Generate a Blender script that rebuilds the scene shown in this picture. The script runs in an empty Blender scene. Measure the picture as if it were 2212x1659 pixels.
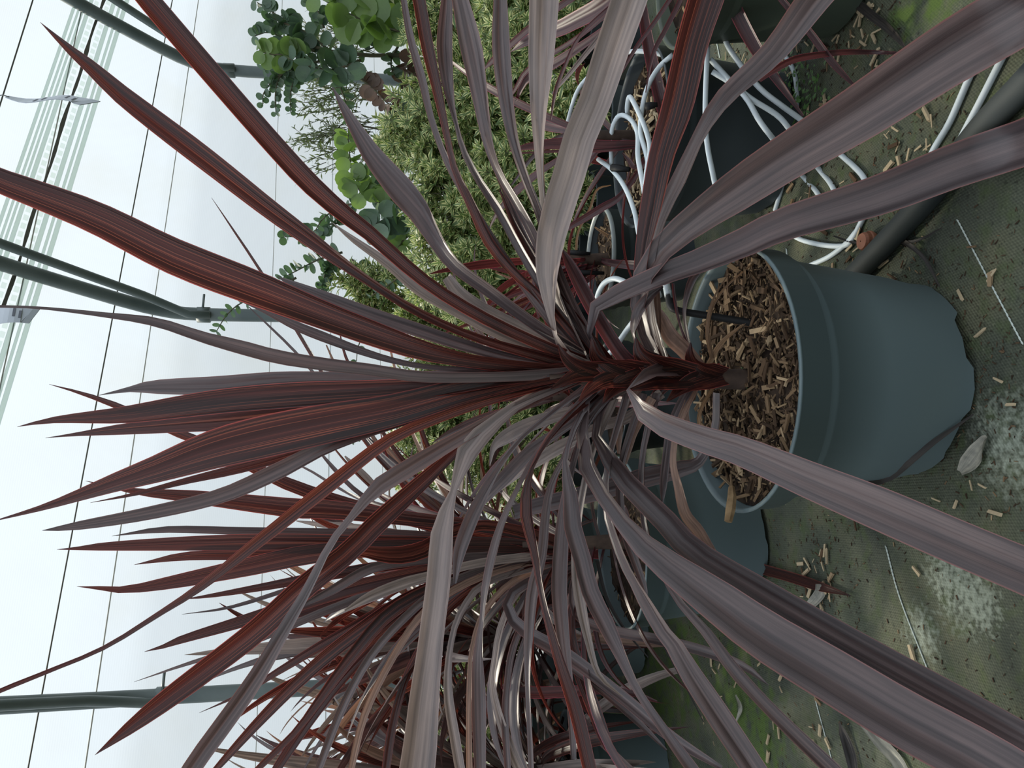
import bpy, math, random
import numpy as np
from mathutils import Vector, Matrix
random.seed(7); RNG = np.random.default_rng(7)

# ------------------------------------------------------------------ camera
TH = math.radians(8.5); FPX = 1640.0; CX, CY = 1106.0, 829.5
CAM = np.array([0.0, 0.0, 0.69])
FWD = np.array([0, math.cos(TH), -math.sin(TH)]); UPV = np.array([0, math.sin(TH), math.cos(TH)]); RGT = np.array([1.0, 0, 0])
scn = bpy.context.scene
cd = bpy.data.cameras.new('camera'); cam = bpy.data.objects.new('camera', cd)
scn.collection.objects.link(cam); scn.camera = cam
cd.sensor_width = 36; cd.sensor_fit = 'HORIZONTAL'; cd.lens = 36 * FPX / 2212; cd.clip_start = 0.02
m = Matrix.Identity(4)                       # the photograph is a portrait shot stored on its side
for i in range(3):
    m[i][0] = -UPV[i]; m[i][1] = RGT[i]; m[i][2] = -FWD[i]; m[i][3] = CAM[i]
cam.matrix_world = m
# ------------------------------------------------------------------ world, sun, exposure
w = bpy.data.worlds.new('overcast_sky'); scn.world = w; w.use_nodes = True
nt = w.node_tree; bg = nt.nodes['Background']       # overcast sky: zenith three times the horizon, dull ground below
tcw = nt.nodes.new('ShaderNodeTexCoord'); spw = nt.nodes.new('ShaderNodeSeparateXYZ'); nt.links.new(tcw.outputs['Generated'], spw.inputs[0])
rw = nt.nodes.new('ShaderNodeValToRGB'); mr = nt.nodes.new('ShaderNodeMapRange'); mr.inputs[1].default_value = -1; mr.inputs[2].default_value = 1
nt.links.new(spw.outputs[2], mr.inputs[0]); nt.links.new(mr.outputs[0], rw.inputs[0])
el = rw.color_ramp.elements; el[0].position = 0.485; el[0].color = (0.16, 0.165, 0.15, 1); el[1].position = 1.0; el[1].color = (0.83, 0.90, 1.0, 1)
e_ = el.new(0.505); e_.color = (0.34, 0.38, 0.42, 1)
nt.links.new(rw.outputs[0], bg.inputs[0]); bg.inputs[1].default_value = 1.75
sd = bpy.data.lights.new('sun_offscreen', 'SUN'); sun = bpy.data.objects.new('sun_offscreen', sd); scn.collection.objects.link(sun)
sd.energy = 12.0; sd.angle = math.radians(3); sd.color = (1.0, 0.88, 0.72)
SUN_DIR = Vector((-0.30, 0.62, 0.72)).normalized()      # towards the sun, behind the glazed wall
sun.rotation_euler = SUN_DIR.to_track_quat('Z', 'Y').to_euler()
vs = scn.view_settings
vs.view_transform = 'Standard'; vs.look = 'None'; vs.exposure = 0.25; vs.gamma = 1.0; vs.use_curve_mapping = False

# ------------------------------------------------------------------ helpers
COL = scn.collection
def ray(x, y): return FWD - UPV * ((x - CX) / FPX) + RGT * ((CY - y) / FPX)
def at(x, y, Y):                              # point on the pixel's ray at forward distance Y, never under the floor
    d = ray(x, y); t = Y / d[1]; p = CAM + d * t
    if p[2] < 0.008: p = CAM + d * ((0.008 - CAM[2]) / d[2])
    return p
def ground(x, y, z=0.0):
    d = ray(x, y); return CAM + d * ((z - CAM[2]) / d[2])
def tag(o, label=None, cat=None, group=None, kind=None):
    if label: o['label'] = label
    if cat: o['category'] = cat
    if group: o['group'] = group
    if kind: o['kind'] = kind
    return o
def empty(name, loc=(0, 0, 0)):
    o = bpy.data.objects.new(name, None); COL.objects.link(o); o.location = loc; o.empty_display_size = 0.05; return o
def mesh(name, V, F, mat, uv=None, smooth=True):
    me = bpy.data.meshes.new(name); me.from_pydata([tuple(map(float, v)) for v in V], [], [tuple(map(int, f)) for f in F])
    if uv is not None:
        lay = me.uv_layers.new(name='UVMap'); vi = np.empty(len(me.loops), dtype=np.int32); me.loops.foreach_get('vertex_index', vi)
        lay.data.foreach_set('uv', np.asarray(uv, dtype=np.float32)[vi].ravel())
    if smooth: me.polygons.foreach_set('use_smooth', [True] * len(me.polygons))
    me.materials.append(mat); me.update(); return me
def obj(name, me, parent=None, loc=None):     # geometry is given in world space; a parent at loc gets it back-shifted
    o = bpy.data.objects.new(name, me); COL.objects.link(o)
    if parent is not None:
        o.parent = parent
        off = Vector((0, 0, 0)); p = parent
        while p is not None: off += p.location; p = p.parent
        o.location = (-off) if loc is None else loc
    elif loc is not None: o.location = loc
    return o
def catmull(P, n):
    P = np.asarray(P, float); Q = np.vstack([2 * P[0] - P[1], P, 2 * P[-1] - P[-2]])
    seg = np.linalg.norm(np.diff(P[:, :2], axis=0), axis=1); cum = np.concatenate([[0], np.cumsum(seg)]); cum /= cum[-1]
    out = []
    for s in np.linspace(0, 1, n):
        k = min(max(np.searchsorted(cum, s) - 1, 0), len(P) - 2); t = (s - cum[k]) / max(cum[k + 1] - cum[k], 1e-9)
        a, b, c, d = Q[k], Q[k + 1], Q[k + 2], Q[k + 3]
        out.append(0.5 * ((2 * b) + (c - a) * t + (2 * a - 5 * b + 4 * c - d) * t * t + (3 * b - a - 3 * c + d) * t ** 3))
    return np.array(out)
def norm(a): return a / np.maximum(np.linalg.norm(a, axis=-1, keepdims=True), 1e-9)
def tube(P, r, sides=8, cap=True):
    P = np.asarray(P, float); n = len(P); T = norm(np.gradient(P, axis=0)); r = np.broadcast_to(r, (n,))
    ref = np.array([0, 0, 1.0]) if abs(T[0][2]) < 0.9 else np.array([1.0, 0, 0])
    V = []; u = norm(np.cross(T[0], ref))
    for i in range(n):
        u = norm(u - T[i] * np.dot(u, T[i])); v = np.cross(T[i], u)
        for k in range(sides):
            a = 2 * math.pi * k / sides; V.append(P[i] + r[i] * (math.cos(a) * u + math.sin(a) * v))
    F = [(i * sides + k, i * sides + (k + 1) % sides, (i + 1) * sides + (k + 1) % sides, (i + 1) * sides + k) for i in range(n - 1) for k in range(sides)]
    if cap: F += [tuple(range(sides))[::-1], tuple((n - 1) * sides + k for k in range(sides))]
    return V, F
class MB:                                     # collects several shapes into one mesh
    def __init__(s): s.V = []; s.F = []; s.U = []
    def add(s, V, F, U=None):
        o = len(s.V); s.V += list(V); s.F += [tuple(i + o for i in f) for f in F]; s.U += list(U) if U is not None else [(0.5, 0.5)] * len(V)
    def build(s, name, mat, parent=None, smooth=True): return obj(name, mesh(name, s.V, s.F, mat, s.U, smooth), parent)
def lathe(prof, c, seg=48, jag=None):
    V = []; n = len(prof)
    for k in range(seg):
        a = 2 * math.pi * k / seg
        for j, (r, z) in enumerate(prof):
            zz = z + (jag[k] if jag is not None and j in (0,) else 0)
            V.append((c[0] + r * math.cos(a), c[1] + r * math.sin(a), c[2] + zz))
    F = [(k * n + j, ((k + 1) % seg) * n + j, ((k + 1) % seg) * n + j + 1, k * n + j + 1) for k in range(seg) for j in range(n - 1)]
    return V, F

# ------------------------------------------------------------------ materials
def newmat(name):
    mt = bpy.data.materials.new(name); mt.use_nodes = True; nt = mt.node_tree
    return mt, nt, nt.nodes['Principled BSDF'], nt.nodes['Material Output']
def N(nt, typ, **kw):
    n = nt.nodes.new(typ)
    for k, v in kw.items():
        if k.startswith('i_'): n.inputs[int(k[2:]) if k[2:].isdigit() else k[2:].replace('_', ' ')].default_value = v
        else: setattr(n, k, v)
    return n
def ramp(nt, fac, stops):
    r = nt.nodes.new('ShaderNodeValToRGB'); e = r.color_ramp.elements
    while len(e) < len(stops): e.new(0.5)
    for q, (p, c) in zip(e, stops): q.position = p; q.color = (*c, 1) if len(c) == 3 else c
    nt.links.new(fac, r.inputs[0]); return r.outputs[0]
def mixc(nt, fac, a, b, blend='MIX'):
    n = nt.nodes.new('ShaderNodeMix'); n.data_type = 'RGBA'; n.blend_type = blend
    for sk, v in ((n.inputs[0], fac), (n.inputs[6], a), (n.inputs[7], b)):
        if hasattr(v, 'is_linked'): nt.links.new(v, sk)
        else: sk.default_value = v if not isinstance(v, tuple) else (*v, 1)[:4]
    return n.outputs[2]
def math_(nt, op, a, b=0.0, c=None):
    n = nt.nodes.new('ShaderNodeMath'); n.operation = op
    for sk, v in zip(n.inputs, (a, b, c)):
        if v is None: continue
        if hasattr(v, 'is_linked'): nt.links.new(v, sk)
        else: sk.default_value = v
    return n.outputs[0]
def leaf_mat(name, c1, c2, edge, trans, tf, rough=0.42, spec=0.5, band=8.0, tip=None, fine=0.25, line=(0, 0, 0), lk=0.0):
    mt, nt, bs, out = newmat(name); L = nt.links.new
    uv = N(nt, 'ShaderNodeUVMap'); sp = N(nt, 'ShaderNodeSeparateXYZ'); L(uv.outputs[0], sp.inputs[0])
    inf = N(nt, 'ShaderNodeObjectInfo'); rnd = inf.outputs['Random']
    def streak(fu, fv, off, det=2.0):
        cb = N(nt, 'ShaderNodeCombineXYZ'); L(math_(nt, 'MULTIPLY', sp.outputs[0], fu), cb.inputs[0]); L(math_(nt, 'MULTIPLY', sp.outputs[1], fv), cb.inputs[1]); L(math_(nt, 'MULTIPLY_ADD', rnd, 60.0, off), cb.inputs[2])
        n = N(nt, 'ShaderNodeTexNoise', i_2=1.0, i_3=det); L(cb.outputs[0], n.inputs[0]); return n.outputs[0]
    nb, nf, nl, nm = streak(band, 1.6, 0.0), streak(70.0, 3.0, 7.0), streak(42.0, 1.2, 13.0, 0.0), streak(3.0, 9.0, 29.0, 3.0)
    col = ramp(nt, nb, [(0.34, c1), (0.66, c2)])
    col = mixc(nt, fine, col, ramp(nt, nf, [(0.3, tuple(v * 0.5 for v in c1)), (0.7, tuple(v * 1.5 for v in c2))]))
    col = mixc(nt, 1.0, col, ramp(nt, nm, [(0.3, (0.75, 0.75, 0.77)), (0.7, (1.22, 1.18, 1.15))]), 'MULTIPLY')
    col = mixc(nt, 1.0, col, ramp(nt, rnd, [(0.0, (0.8, 0.78, 0.8)), (1.0, (1.18, 1.15, 1.1))]), 'MULTIPLY')
    lm = ramp(nt, nl, [(0.60, (0, 0, 0)), (0.66, (1, 1, 1))])
    if lk: col = mixc(nt, math_(nt, 'MULTIPLY', lm, lk), col, line)
    ed = math_(nt, 'MULTIPLY', math_(nt, 'ABSOLUTE', math_(nt, 'SUBTRACT', sp.outputs[0], 0.5)), 2.0)
    em = ramp(nt, ed, [(0.93, (0, 0, 0)), (0.985, (1, 1, 1))])
    col = mixc(nt, em, col, edge)
    if tip: col = mixc(nt, ramp(nt, sp.outputs[1], [(0.965, (0, 0, 0)), (0.99, (1, 1, 1))]), col, tip)
    L(col, bs.inputs['Base Color']); bs.inputs['Roughness'].default_value = rough; bs.inputs['Specular IOR Level'].default_value = spec
    bp = N(nt, 'ShaderNodeBump', i_0=0.25, i_1=0.0012); L(math_(nt, 'ADD', nb, math_(nt, 'MULTIPLY', nf, 0.25)), bp.inputs['Height']); L(bp.outputs[0], bs.inputs['Normal'])
    tr = N(nt, 'ShaderNodeBsdfTranslucent'); tc = mixc(nt, ramp(nt, nb, [(0.4, (0, 0, 0)), (0.68, (1, 1, 1))]), tuple(v * 0.6 for v in trans), tuple(v * 1.6 for v in trans))
    if lk: tc = mixc(nt, math_(nt, 'MULTIPLY', lm, lk), tc, tuple(min(1, 1.6 * v) for v in line))
    tc = mixc(nt, em, tc, tuple(min(1, 1.6 * e) for e in edge)); L(tc, tr.inputs[0])
    mx = N(nt, 'ShaderNodeMixShader', i_0=tf); L(bs.outputs[0], mx.inputs[1]); L(tr.outputs[0], mx.inputs[2]); L(mx.outputs[0], out.inputs[0])
    return mt
LM = {
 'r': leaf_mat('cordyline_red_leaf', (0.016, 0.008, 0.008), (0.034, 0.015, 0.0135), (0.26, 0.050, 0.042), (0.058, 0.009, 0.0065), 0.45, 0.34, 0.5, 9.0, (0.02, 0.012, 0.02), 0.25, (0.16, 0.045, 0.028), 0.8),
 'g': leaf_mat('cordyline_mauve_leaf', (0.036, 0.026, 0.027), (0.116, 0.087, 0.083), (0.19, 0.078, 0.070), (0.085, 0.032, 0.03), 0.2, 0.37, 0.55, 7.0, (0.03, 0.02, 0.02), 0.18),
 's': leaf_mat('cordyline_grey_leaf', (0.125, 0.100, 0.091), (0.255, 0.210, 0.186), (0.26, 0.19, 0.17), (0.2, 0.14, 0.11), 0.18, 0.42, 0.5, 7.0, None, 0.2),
 't': leaf_mat('cordyline_tan_leaf', (0.15, 0.092, 0.066), (0.27, 0.18, 0.135), (0.26, 0.13, 0.10), (0.28, 0.14, 0.09), 0.25, 0.5, 0.4, 8.0),
 'e': leaf_mat('cordyline_pink_edged_leaf', (0.030, 0.014, 0.016), (0.085, 0.038, 0.040), (0.34, 0.035, 0.065), (0.10, 0.018, 0.017), 0.34, 0.42, 0.5, 9.0),
 'd': leaf_mat('dead_leaf', (0.012, 0.011, 0.010), (0.03, 0.026, 0.022), (0.03, 0.025, 0.02), (0.02, 0.015, 0.01), 0.1, 0.6, 0.3),
 'b': leaf_mat('brown_dry_leaf', (0.11, 0.065, 0.032), (0.20, 0.125, 0.068), (0.15, 0.09, 0.055), (0.25, 0.14, 0.07), 0.25, 0.55, 0.3),
 'p': leaf_mat('pale_dry_leaf', (0.15, 0.155, 0.13), (0.27, 0.27, 0.225), (0.24, 0.23, 0.19), (0.2, 0.19, 0.14), 0.2, 0.55, 0.3),
}
def plain(name, col, rough=0.5, spec=0.5, noise=None, scale=8.0, bump=0.0, metal=0.0):
    mt, nt, bs, out = newmat(name); L = nt.links.new
    bs.inputs['Roughness'].default_value = rough; bs.inputs['Specular IOR Level'].default_value = spec; bs.inputs['Metallic'].default_value = metal
    tc = N(nt, 'ShaderNodeTexCoord'); nz = N(nt, 'ShaderNodeTexNoise', i_2=scale, i_3=5.0); L(tc.outputs['Object'], nz.inputs[0])
    c2 = noise if noise else tuple(v * 1.15 for v in col)
    L(ramp(nt, nz.outputs[0], [(0.35, col), (0.68, c2)]), bs.inputs['Base Color'])
    if bump:
        bp = N(nt, 'ShaderNodeBump', i_0=bump, i_1=0.004); L(nz.outputs[0], bp.inputs['Height']); L(bp.outputs[0], bs.inputs['Normal'])
    return mt
M_pot = plain('slate_pot_plastic', (0.074, 0.104, 0.110), 0.55, 0.4, (0.086, 0.115, 0.111), 3.0)
M_potdark = plain('black_pot_plastic', (0.032, 0.042, 0.046), 0.5, 0.4, (0.042, 0.052, 0.055), 4.0)
M_potolive = plain('olive_pot_plastic', (0.045, 0.060, 0.046), 0.5, 0.4, (0.06, 0.075, 0.05), 4.0)
M_soil = plain('dark_soil', (0.012, 0.008, 0.006), 0.95, 0.1, (0.035, 0.024, 0.016), 60.0, 0.8)
M_stem = plain('cordyline_stem', (0.034, 0.023, 0.018), 0.8, 0.2, (0.07, 0.047, 0.034), 40.0, 0.6)
M_tube = plain('white_drip_tube', (0.42, 0.48, 0.495), 0.5, 0.4, (0.52, 0.57, 0.58), 9.0)
M_black = plain('black_plastic', (0.006, 0.006, 0.006), 0.6, 0.2)
M_hose = plain('dark_grey_hose', (0.018, 0.023, 0.022), 0.7, 0.3, (0.03, 0.034, 0.031), 7.0)
M_cap = plain('terracotta_plastic', (0.19, 0.075, 0.04), 0.6, 0.3, (0.25, 0.1, 0.06), 30.0)
M_steel = plain('galvanised_steel', (0.075, 0.098, 0.096), 0.45, 0.5, (0.11, 0.135, 0.13), 6.0, metal=0.2)
M_wire = plain('thin_wire', (0.12, 0.13, 0.13), 0.4, 0.5)
M_tag = plain('white_tag_plastic', (0.33, 0.37, 0.41), 0.4, 0.5, (0.42, 0.46, 0.5), 12.0)
M_ink = plain('tag_ink', (0.11, 0.12, 0.14), 0.7, 0.2)
M_twig = plain('green_brown_twig', (0.055, 0.062, 0.035), 0.7, 0.3, (0.10, 0.085, 0.05), 30.0)
M_seam = plain('pale_stitch_thread', (0.36, 0.40, 0.36), 0.8, 0.2)
def chip_mat():
    mt, nt, bs, out = newmat('wood_chip'); L = nt.links.new
    inf = N(nt, 'ShaderNodeObjectInfo'); tc = N(nt, 'ShaderNodeTexCoord')
    mp = N(nt, 'ShaderNodeMapping'); mp.inputs['Scale'].default_value = (30, 260, 260); L(tc.outputs['Object'], mp.inputs[0])
    nz = N(nt, 'ShaderNodeTexNoise', i_2=1.0, i_3=3.0); L(mp.outputs[0], nz.inputs[0])
    base = ramp(nt, inf.outputs['Random'], [(0.0, (0.030, 0.018, 0.010)), (0.4, (0.075, 0.045, 0.025)), (0.75, (0.15, 0.10, 0.056)), (1.0, (0.29, 0.215, 0.13))])
    L(mixc(nt, 1.0, base, ramp(nt, nz.outputs[0], [(0.3, (0.6, 0.58, 0.55)), (0.7, (1.2, 1.2, 1.2))]), 'MULTIPLY'), bs.inputs['Base Color'])
    bs.inputs['Roughness'].default_value = 0.85; bs.inputs['Specular IOR Level'].default_value = 0.15; return mt
M_chip = chip_mat()
def chipstuff_mat():
    mt, nt, bs, out = newmat('fine_wood_chips'); L = nt.links.new
    uv = N(nt, 'ShaderNodeUVMap'); sp = N(nt, 'ShaderNodeSeparateXYZ'); L(uv.outputs[0], sp.inputs[0])
    L(ramp(nt, sp.outputs[0], [(0.0, (0.022, 0.014, 0.008)), (0.4, (0.065, 0.040, 0.023)), (0.75, (0.16, 0.11, 0.06)), (1.0, (0.36, 0.27, 0.165))]), bs.inputs['Base Color'])
    bs.inputs['Roughness'].default_value = 0.85; bs.inputs['Specular IOR Level'].default_value = 0.15; return mt
M_chips = chipstuff_mat()
def green_leaf(name, c1, c2, trans, tf=0.3, rough=0.5, vari=None):
    mt, nt, bs, out = newmat(name); L = nt.links.new
    inf = N(nt, 'ShaderNodeObjectInfo'); uv = N(nt, 'ShaderNodeUVMap'); sp = N(nt, 'ShaderNodeSeparateXYZ'); L(uv.outputs[0], sp.inputs[0])
    geo = N(nt, 'ShaderNodeTexCoord'); nz = N(nt, 'ShaderNodeTexNoise', i_2=14.0, i_3=3.0); L(geo.outputs['Object'], nz.inputs[0])
    f = math_(nt, 'ADD', math_(nt, 'MULTIPLY', inf.outputs['Random'], 0.6), math_(nt, 'MULTIPLY', nz.outputs[0], 0.5))
    col = ramp(nt, f, [(0.2, c1), (0.85, c2)])
    tcol = trans
    if vari:
        ed = math_(nt, 'MULTIPLY', math_(nt, 'ABSOLUTE', math_(nt, 'SUBTRACT', sp.outputs[0], 0.5)), 2.0)
        em = ramp(nt, ed, [(0.34, (0, 0, 0)), (0.5, (1, 1, 1))]); col = mixc(nt, em, col, vari); tcol = mixc(nt, em, trans, tuple(v * 0.9 for v in vari))
    L(col, bs.inputs['Base Color']); bs.inputs['Roughness'].default_value = rough
    tr = N(nt, 'ShaderNodeBsdfTranslucent')
    if hasattr(tcol, 'is_linked'): L(tcol, tr.inputs[0])
    else: tr.inputs[0].default_value = (*tcol, 1)
    mx = N(nt, 'ShaderNodeMixShader', i_0=tf); L(bs.outputs[0], mx.inputs[1]); L(tr.outputs[0], mx.inputs[2]); L(mx.outputs[0], out.inputs[0])
    return mt
G_euc = green_leaf('eucalyptus_grey_green', (0.050, 0.092, 0.055), (0.115, 0.175, 0.115), (0.08, 0.16, 0.05), 0.3)
G_eucl = green_leaf('eucalyptus_bright_green', (0.10, 0.165, 0.055), (0.17, 0.25, 0.085), (0.20, 0.34, 0.05), 0.4)
G_eucb = green_leaf('eucalyptus_dry_brown', (0.07, 0.042, 0.03), (0.17, 0.11, 0.08), (0.12, 0.06, 0.03), 0.2)
G_var = green_leaf('variegated_leaf', (0.075, 0.13, 0.04), (0.14, 0.21, 0.07), (0.20, 0.30, 0.06), 0.42, 0.45, (0.68, 0.68, 0.30))
G_fine = green_leaf('fine_olive_leaf', (0.06, 0.085, 0.045), (0.14, 0.165, 0.09), (0.12, 0.17, 0.05), 0.3)
G_weed = green_leaf('weed_leaf', (0.05, 0.11, 0.03), (0.10, 0.2, 0.05), (0.1, 0.25, 0.04), 0.3)

# glazing: translucent twin-wall sheet that lets part of the direct light through
def wall_mat(name, tint, clear, dirt=0.6):
    mt, nt, bs, out = newmat(name); L = nt.links.new
    uv = N(nt, 'ShaderNodeUVMap'); sp = N(nt, 'ShaderNodeSeparateXYZ'); L(uv.outputs[0], sp.inputs[0])
    wv = math_(nt, 'SINE', math_(nt, 'MULTIPLY', sp.outputs[1], 2 * math.pi / 0.0085))
    fl = ramp(nt, math_(nt, 'MULTIPLY_ADD', wv, 0.5, 0.5), [(0.0, (0.955, 0.955, 0.955)), (1.0, (1, 1, 1))])
    nz = N(nt, 'ShaderNodeTexNoise', i_2=2.3, i_3=6.0); L(uv.outputs[0], nz.inputs[0])
    st = ramp(nt, nz.outputs[0], [(0.45, (1, 1, 1)), (0.75, (0.95, 0.92, 0.85))])
    col = mixc(nt, 1.0, mixc(nt, 1.0, tint, fl, 'MULTIPLY'), st, 'MULTIPLY')
    tr = N(nt, 'ShaderNodeBsdfTranslucent'); L(col, tr.inputs[0])
    df = N(nt, 'ShaderNodeBsdfDiffuse'); L(col, df.inputs[0])
    m1 = N(nt, 'ShaderNodeMixShader', i_0=0.25); L(tr.outputs[0], m1.inputs[1]); L(df.outputs[0], m1.inputs[2])
    tp = N(nt, 'ShaderNodeBsdfTransparent'); tp.inputs[0].default_value = (0.66, 0.69, 0.70, 1)
    m2 = N(nt, 'ShaderNodeMixShader', i_0=clear); L(m1.outputs[0], m2.inputs[1]); L(tp.outputs[0], m2.inputs[2]); L(m2.outputs[0], out.inputs[0])
    return mt
W_sheet = wall_mat('polycarbonate_sheet', (0.245, 0.288, 0.335), 0.42)
W_band = wall_mat('polycarbonate_joint_flute', (0.52, 0.62, 0.60), 0.5)
M_joint = plain('dark_sheet_joint', (0.10, 0.10, 0.085), 0.7, 0.2)
M_joint2 = plain('grey_sheet_joint', (0.36, 0.36, 0.32), 0.7, 0.2)
M_rivet = plain('white_rivet', (0.75, 0.78, 0.74), 0.4, 0.5)

# ------------------------------------------------------------------ floor: mossy woven membrane
def floor_mat():
    mt, nt, bs, out = newmat('mossy_ground_fabric'); L = nt.links.new
    tc = N(nt, 'ShaderNodeTexCoord'); P = tc.outputs['Object']
    def nz(s, d=5.0, dist=0.0):
        n = N(nt, 'ShaderNodeTexNoise', i_2=s, i_3=d); n.inputs['Distortion'].default_value = dist; L(P, n.inputs[0]); return n.outputs[0]
    sp = N(nt, 'ShaderNodeSeparateXYZ'); mp = N(nt, 'ShaderNodeMapping'); mp.inputs['Rotation'].default_value = (0, 0, 0.35); L(P, mp.inputs[0]); L(mp.outputs[0], sp.inputs[0])
    wx = math_(nt, 'SINE', math_(nt, 'MULTIPLY', sp.outputs[0], 2 * math.pi / 0.0042)); wy = math_(nt, 'SINE', math_(nt, 'MULTIPLY', sp.outputs[1], 2 * math.pi / 0.0075))
    weave = math_(nt, 'MULTIPLY_ADD', math_(nt, 'MULTIPLY', wx, wy), 0.5, 0.5)
    col = ramp(nt, nz(7.0), [(0.3, (0.034, 0.040, 0.030)), (0.52, (0.062, 0.070, 0.046)), (0.72, (0.100, 0.098, 0.056))])
    col = mixc(nt, 1.0, col, ramp(nt, weave, [(0.0, (0.66, 0.66, 0.66)), (1.0, (1.15, 1.15, 1.15))]), 'MULTIPLY')
    col = mixc(nt, ramp(nt, nz(34.0), [(0.5, (0, 0, 0)), (0.72, (0.75, 0.75, 0.75))]), col, (0.048, 0.066, 0.024)); col = mixc(nt, ramp(nt, nz(120.0, 4.0), [(0.60, (0, 0, 0)), (0.72, (0.8, 0.8, 0.8))]), col, (0.018, 0.020, 0.013)); col = mixc(nt, ramp(nt, nz(190.0, 3.0), [(0.62, (0, 0, 0)), (0.72, (0.5, 0.5, 0.5))]), col, (0.13, 0.135, 0.085))
    def blob(cx, cy, r, n, c, lo=0.5, hi=0.7):
        nonlocal col
        d = N(nt, 'ShaderNodeVectorMath', operation='DISTANCE'); L(P, d.inputs[0]); d.inputs[1].default_value = (cx, cy, 0)
        f = math_(nt, 'SUBTRACT', 1.0, math_(nt, 'DIVIDE', d.outputs['Value'], r)); f.node.use_clamp = True
        f = math_(nt, 'MULTIPLY', math_(nt, 'MULTIPLY', f, 1.7), n)
        col = mixc(nt, ramp(nt, f, [(lo, (0, 0, 0)), (hi, (1, 1, 1))]), col, c)
    n1 = nz(34.0, 8.0); n2 = nz(120.0, 8.0)
    for (x, y, r) in ((1590, 1500, .32), (1650, 1600, .25), (1480, 1430, .35), (1330, 1560, .5), (1960, 30, .10), (2030, 10, .09), (1420, 1480, .5)):
        g = ground(x, y); blob(g[0], g[1], r, n1, (0.055, 0.088, 0.018), 0.48, 0.85)
    for (x, y, r) in ((2085, 1280, .14), (2040, 1240, .10), (1990, 1370, .10), (2120, 1310, .08), (2180, 960, .16)):
        g = ground(x, y); blob(g[0], g[1], r, n2, (0.20, 0.225, 0.175), 0.50, 0.95)
    L(col, bs.inputs['Base Color']); bs.inputs['Roughness'].default_value = 0.85; bs.inputs['Specular IOR Level'].default_value = 0.25
    bp = N(nt, 'ShaderNodeBump', i_0=0.55, i_1=0.004); L(math_(nt, 'ADD', math_(nt, 'MULTIPLY', n2, 1.4), math_(nt, 'MULTIPLY', weave, 0.35)), bp.inputs['Height']); L(bp.outputs[0], bs.inputs['Normal'])
    return mt
fl = obj('floor', mesh('floor', [(-7, -4, 0), (9, -4, 0), (9, 9, 0), (-7, 9, 0)], [(0, 1, 2, 3)], floor_mat(), smooth=False)); tag(fl, kind='structure')
def seam(pts):
    mb = MB(); P = np.array([ground(*p) for p in pts]); P = catmull(P, 60)
    for i in range(len(P) - 1):
        a, b = P[i], P[i] * 0.42 + P[i + 1] * 0.58; s = 0.0020 * (1 if i % 2 else -1); off = np.array([s, s, 0.0012])
        V, F = tube([a + off, b - off * (1, 1, -1)], 0.0008, 5); mb.add(V, F)
    tag(mb.build('fabric_stitch', M_seam, fl), kind='stuff')
seam([(2070, 475), (2130, 590), (2212, 745)]); seam([(1915, 1180), (1945, 1290), (2007, 1450)]); seam([(1748, 1450), (1765, 1520), (1798, 1640)]); seam([(1700, 538), (1706, 600)]); seam([(1548, 85), (1556, 125)])

# ------------------------------------------------------------------ back wall: sheets, joints, hoops
AZ = math.radians(21.6); NV = np.array([-math.sin(AZ), math.cos(AZ), 0]); AV = np.array([math.cos(AZ), math.sin(AZ), 0]); WD = 3.6
PROF = [(3.6, 0.0), (3.6, 1.60), (3.585, 1.78), (3.53, 1.90), (3.45, 2.01), (3.36, 2.12), (3.27, 2.23), (3.185, 2.33), (3.10, 2.425), (2.30, 3.25)]   # traced from the hoops
PROF = np.array(PROF); PS = np.concatenate([[0], np.cumsum(np.linalg.norm(np.diff(PROF, axis=0), axis=1))])
def prof(s): return np.array([np.interp(s, PS, PROF[:, 0]), np.interp(s, PS, PROF[:, 1])])
def wall_pt(s, ax, off=0.0):
    n, h = prof(s); d = prof(s + 0.02) - prof(s - 0.02); nn = np.array([-d[1], d[0]]); nn = nn / np.linalg.norm(nn)   # inward
    n, h = n + nn[0] * off, h + nn[1] * off
    return NV * n + AV * ax + np.array([0, 0, h])
def hit_wall(x, y):                            # pixel -> (s, axial)
    d = ray(x, y); dn, da, dz = d @ NV, d @ AV, d[2]; best = None
    for i in range(len(PROF) - 1):
        (n0, h0), (n1, h1) = PROF[i], PROF[i + 1]
        A = np.array([[dn, -(n1 - n0)], [dz, -(h1 - h0)]])
        if abs(np.linalg.det(A)) < 1e-9: continue
        t, q = np.linalg.solve(A, [n0, h0 - CAM[2]])
        if t > 0 and -0.001 <= q <= 1.001 and (best is None or t < best[0]): best = (t, PS[i] + q * (PS[i + 1] - PS[i]), t * da)
    if best is None: return PS[-1], 0.0
    return best[1], best[2]
wall = empty('wall_back', tuple(NV * WD)); tag(wall, kind='structure')
JL = [[(806, 60), (812, 300), (818, 640)], [(720, 60), (716, 610), (708, 900)], [(603, 100), (590, 540), (570, 1060), (548, 1640)], [(433, 0), (354, 498), (277, 1026), (193, 1659)],
      [(375, 0), (273, 560), (182, 1060), (65, 1659)]]
def joint_line(pts, ext=0.0):                  # -> function axial -> s
    q = sorted([hit_wall(*p) for p in pts], key=lambda t: t[1]); ax = [t[1] for t in q]; ss = [t[0] for t in q]
    c = np.polyfit(ax, ss, 1); return lambda a: c[0] * a + c[1]
A0, A1 = -3.2, 6.6
lines = [lambda a: 0.0 * a] + [joint_line(p) for p in JL]
E_pts = [(219, 20), (105, 381), (50, 540)]; fE = joint_line(E_pts); lines.append(fE); lines.append(lambda a: 0.0 * a + PS[-1] - 0.05)
axs = np.linspace(A0, A1, 40)
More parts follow.
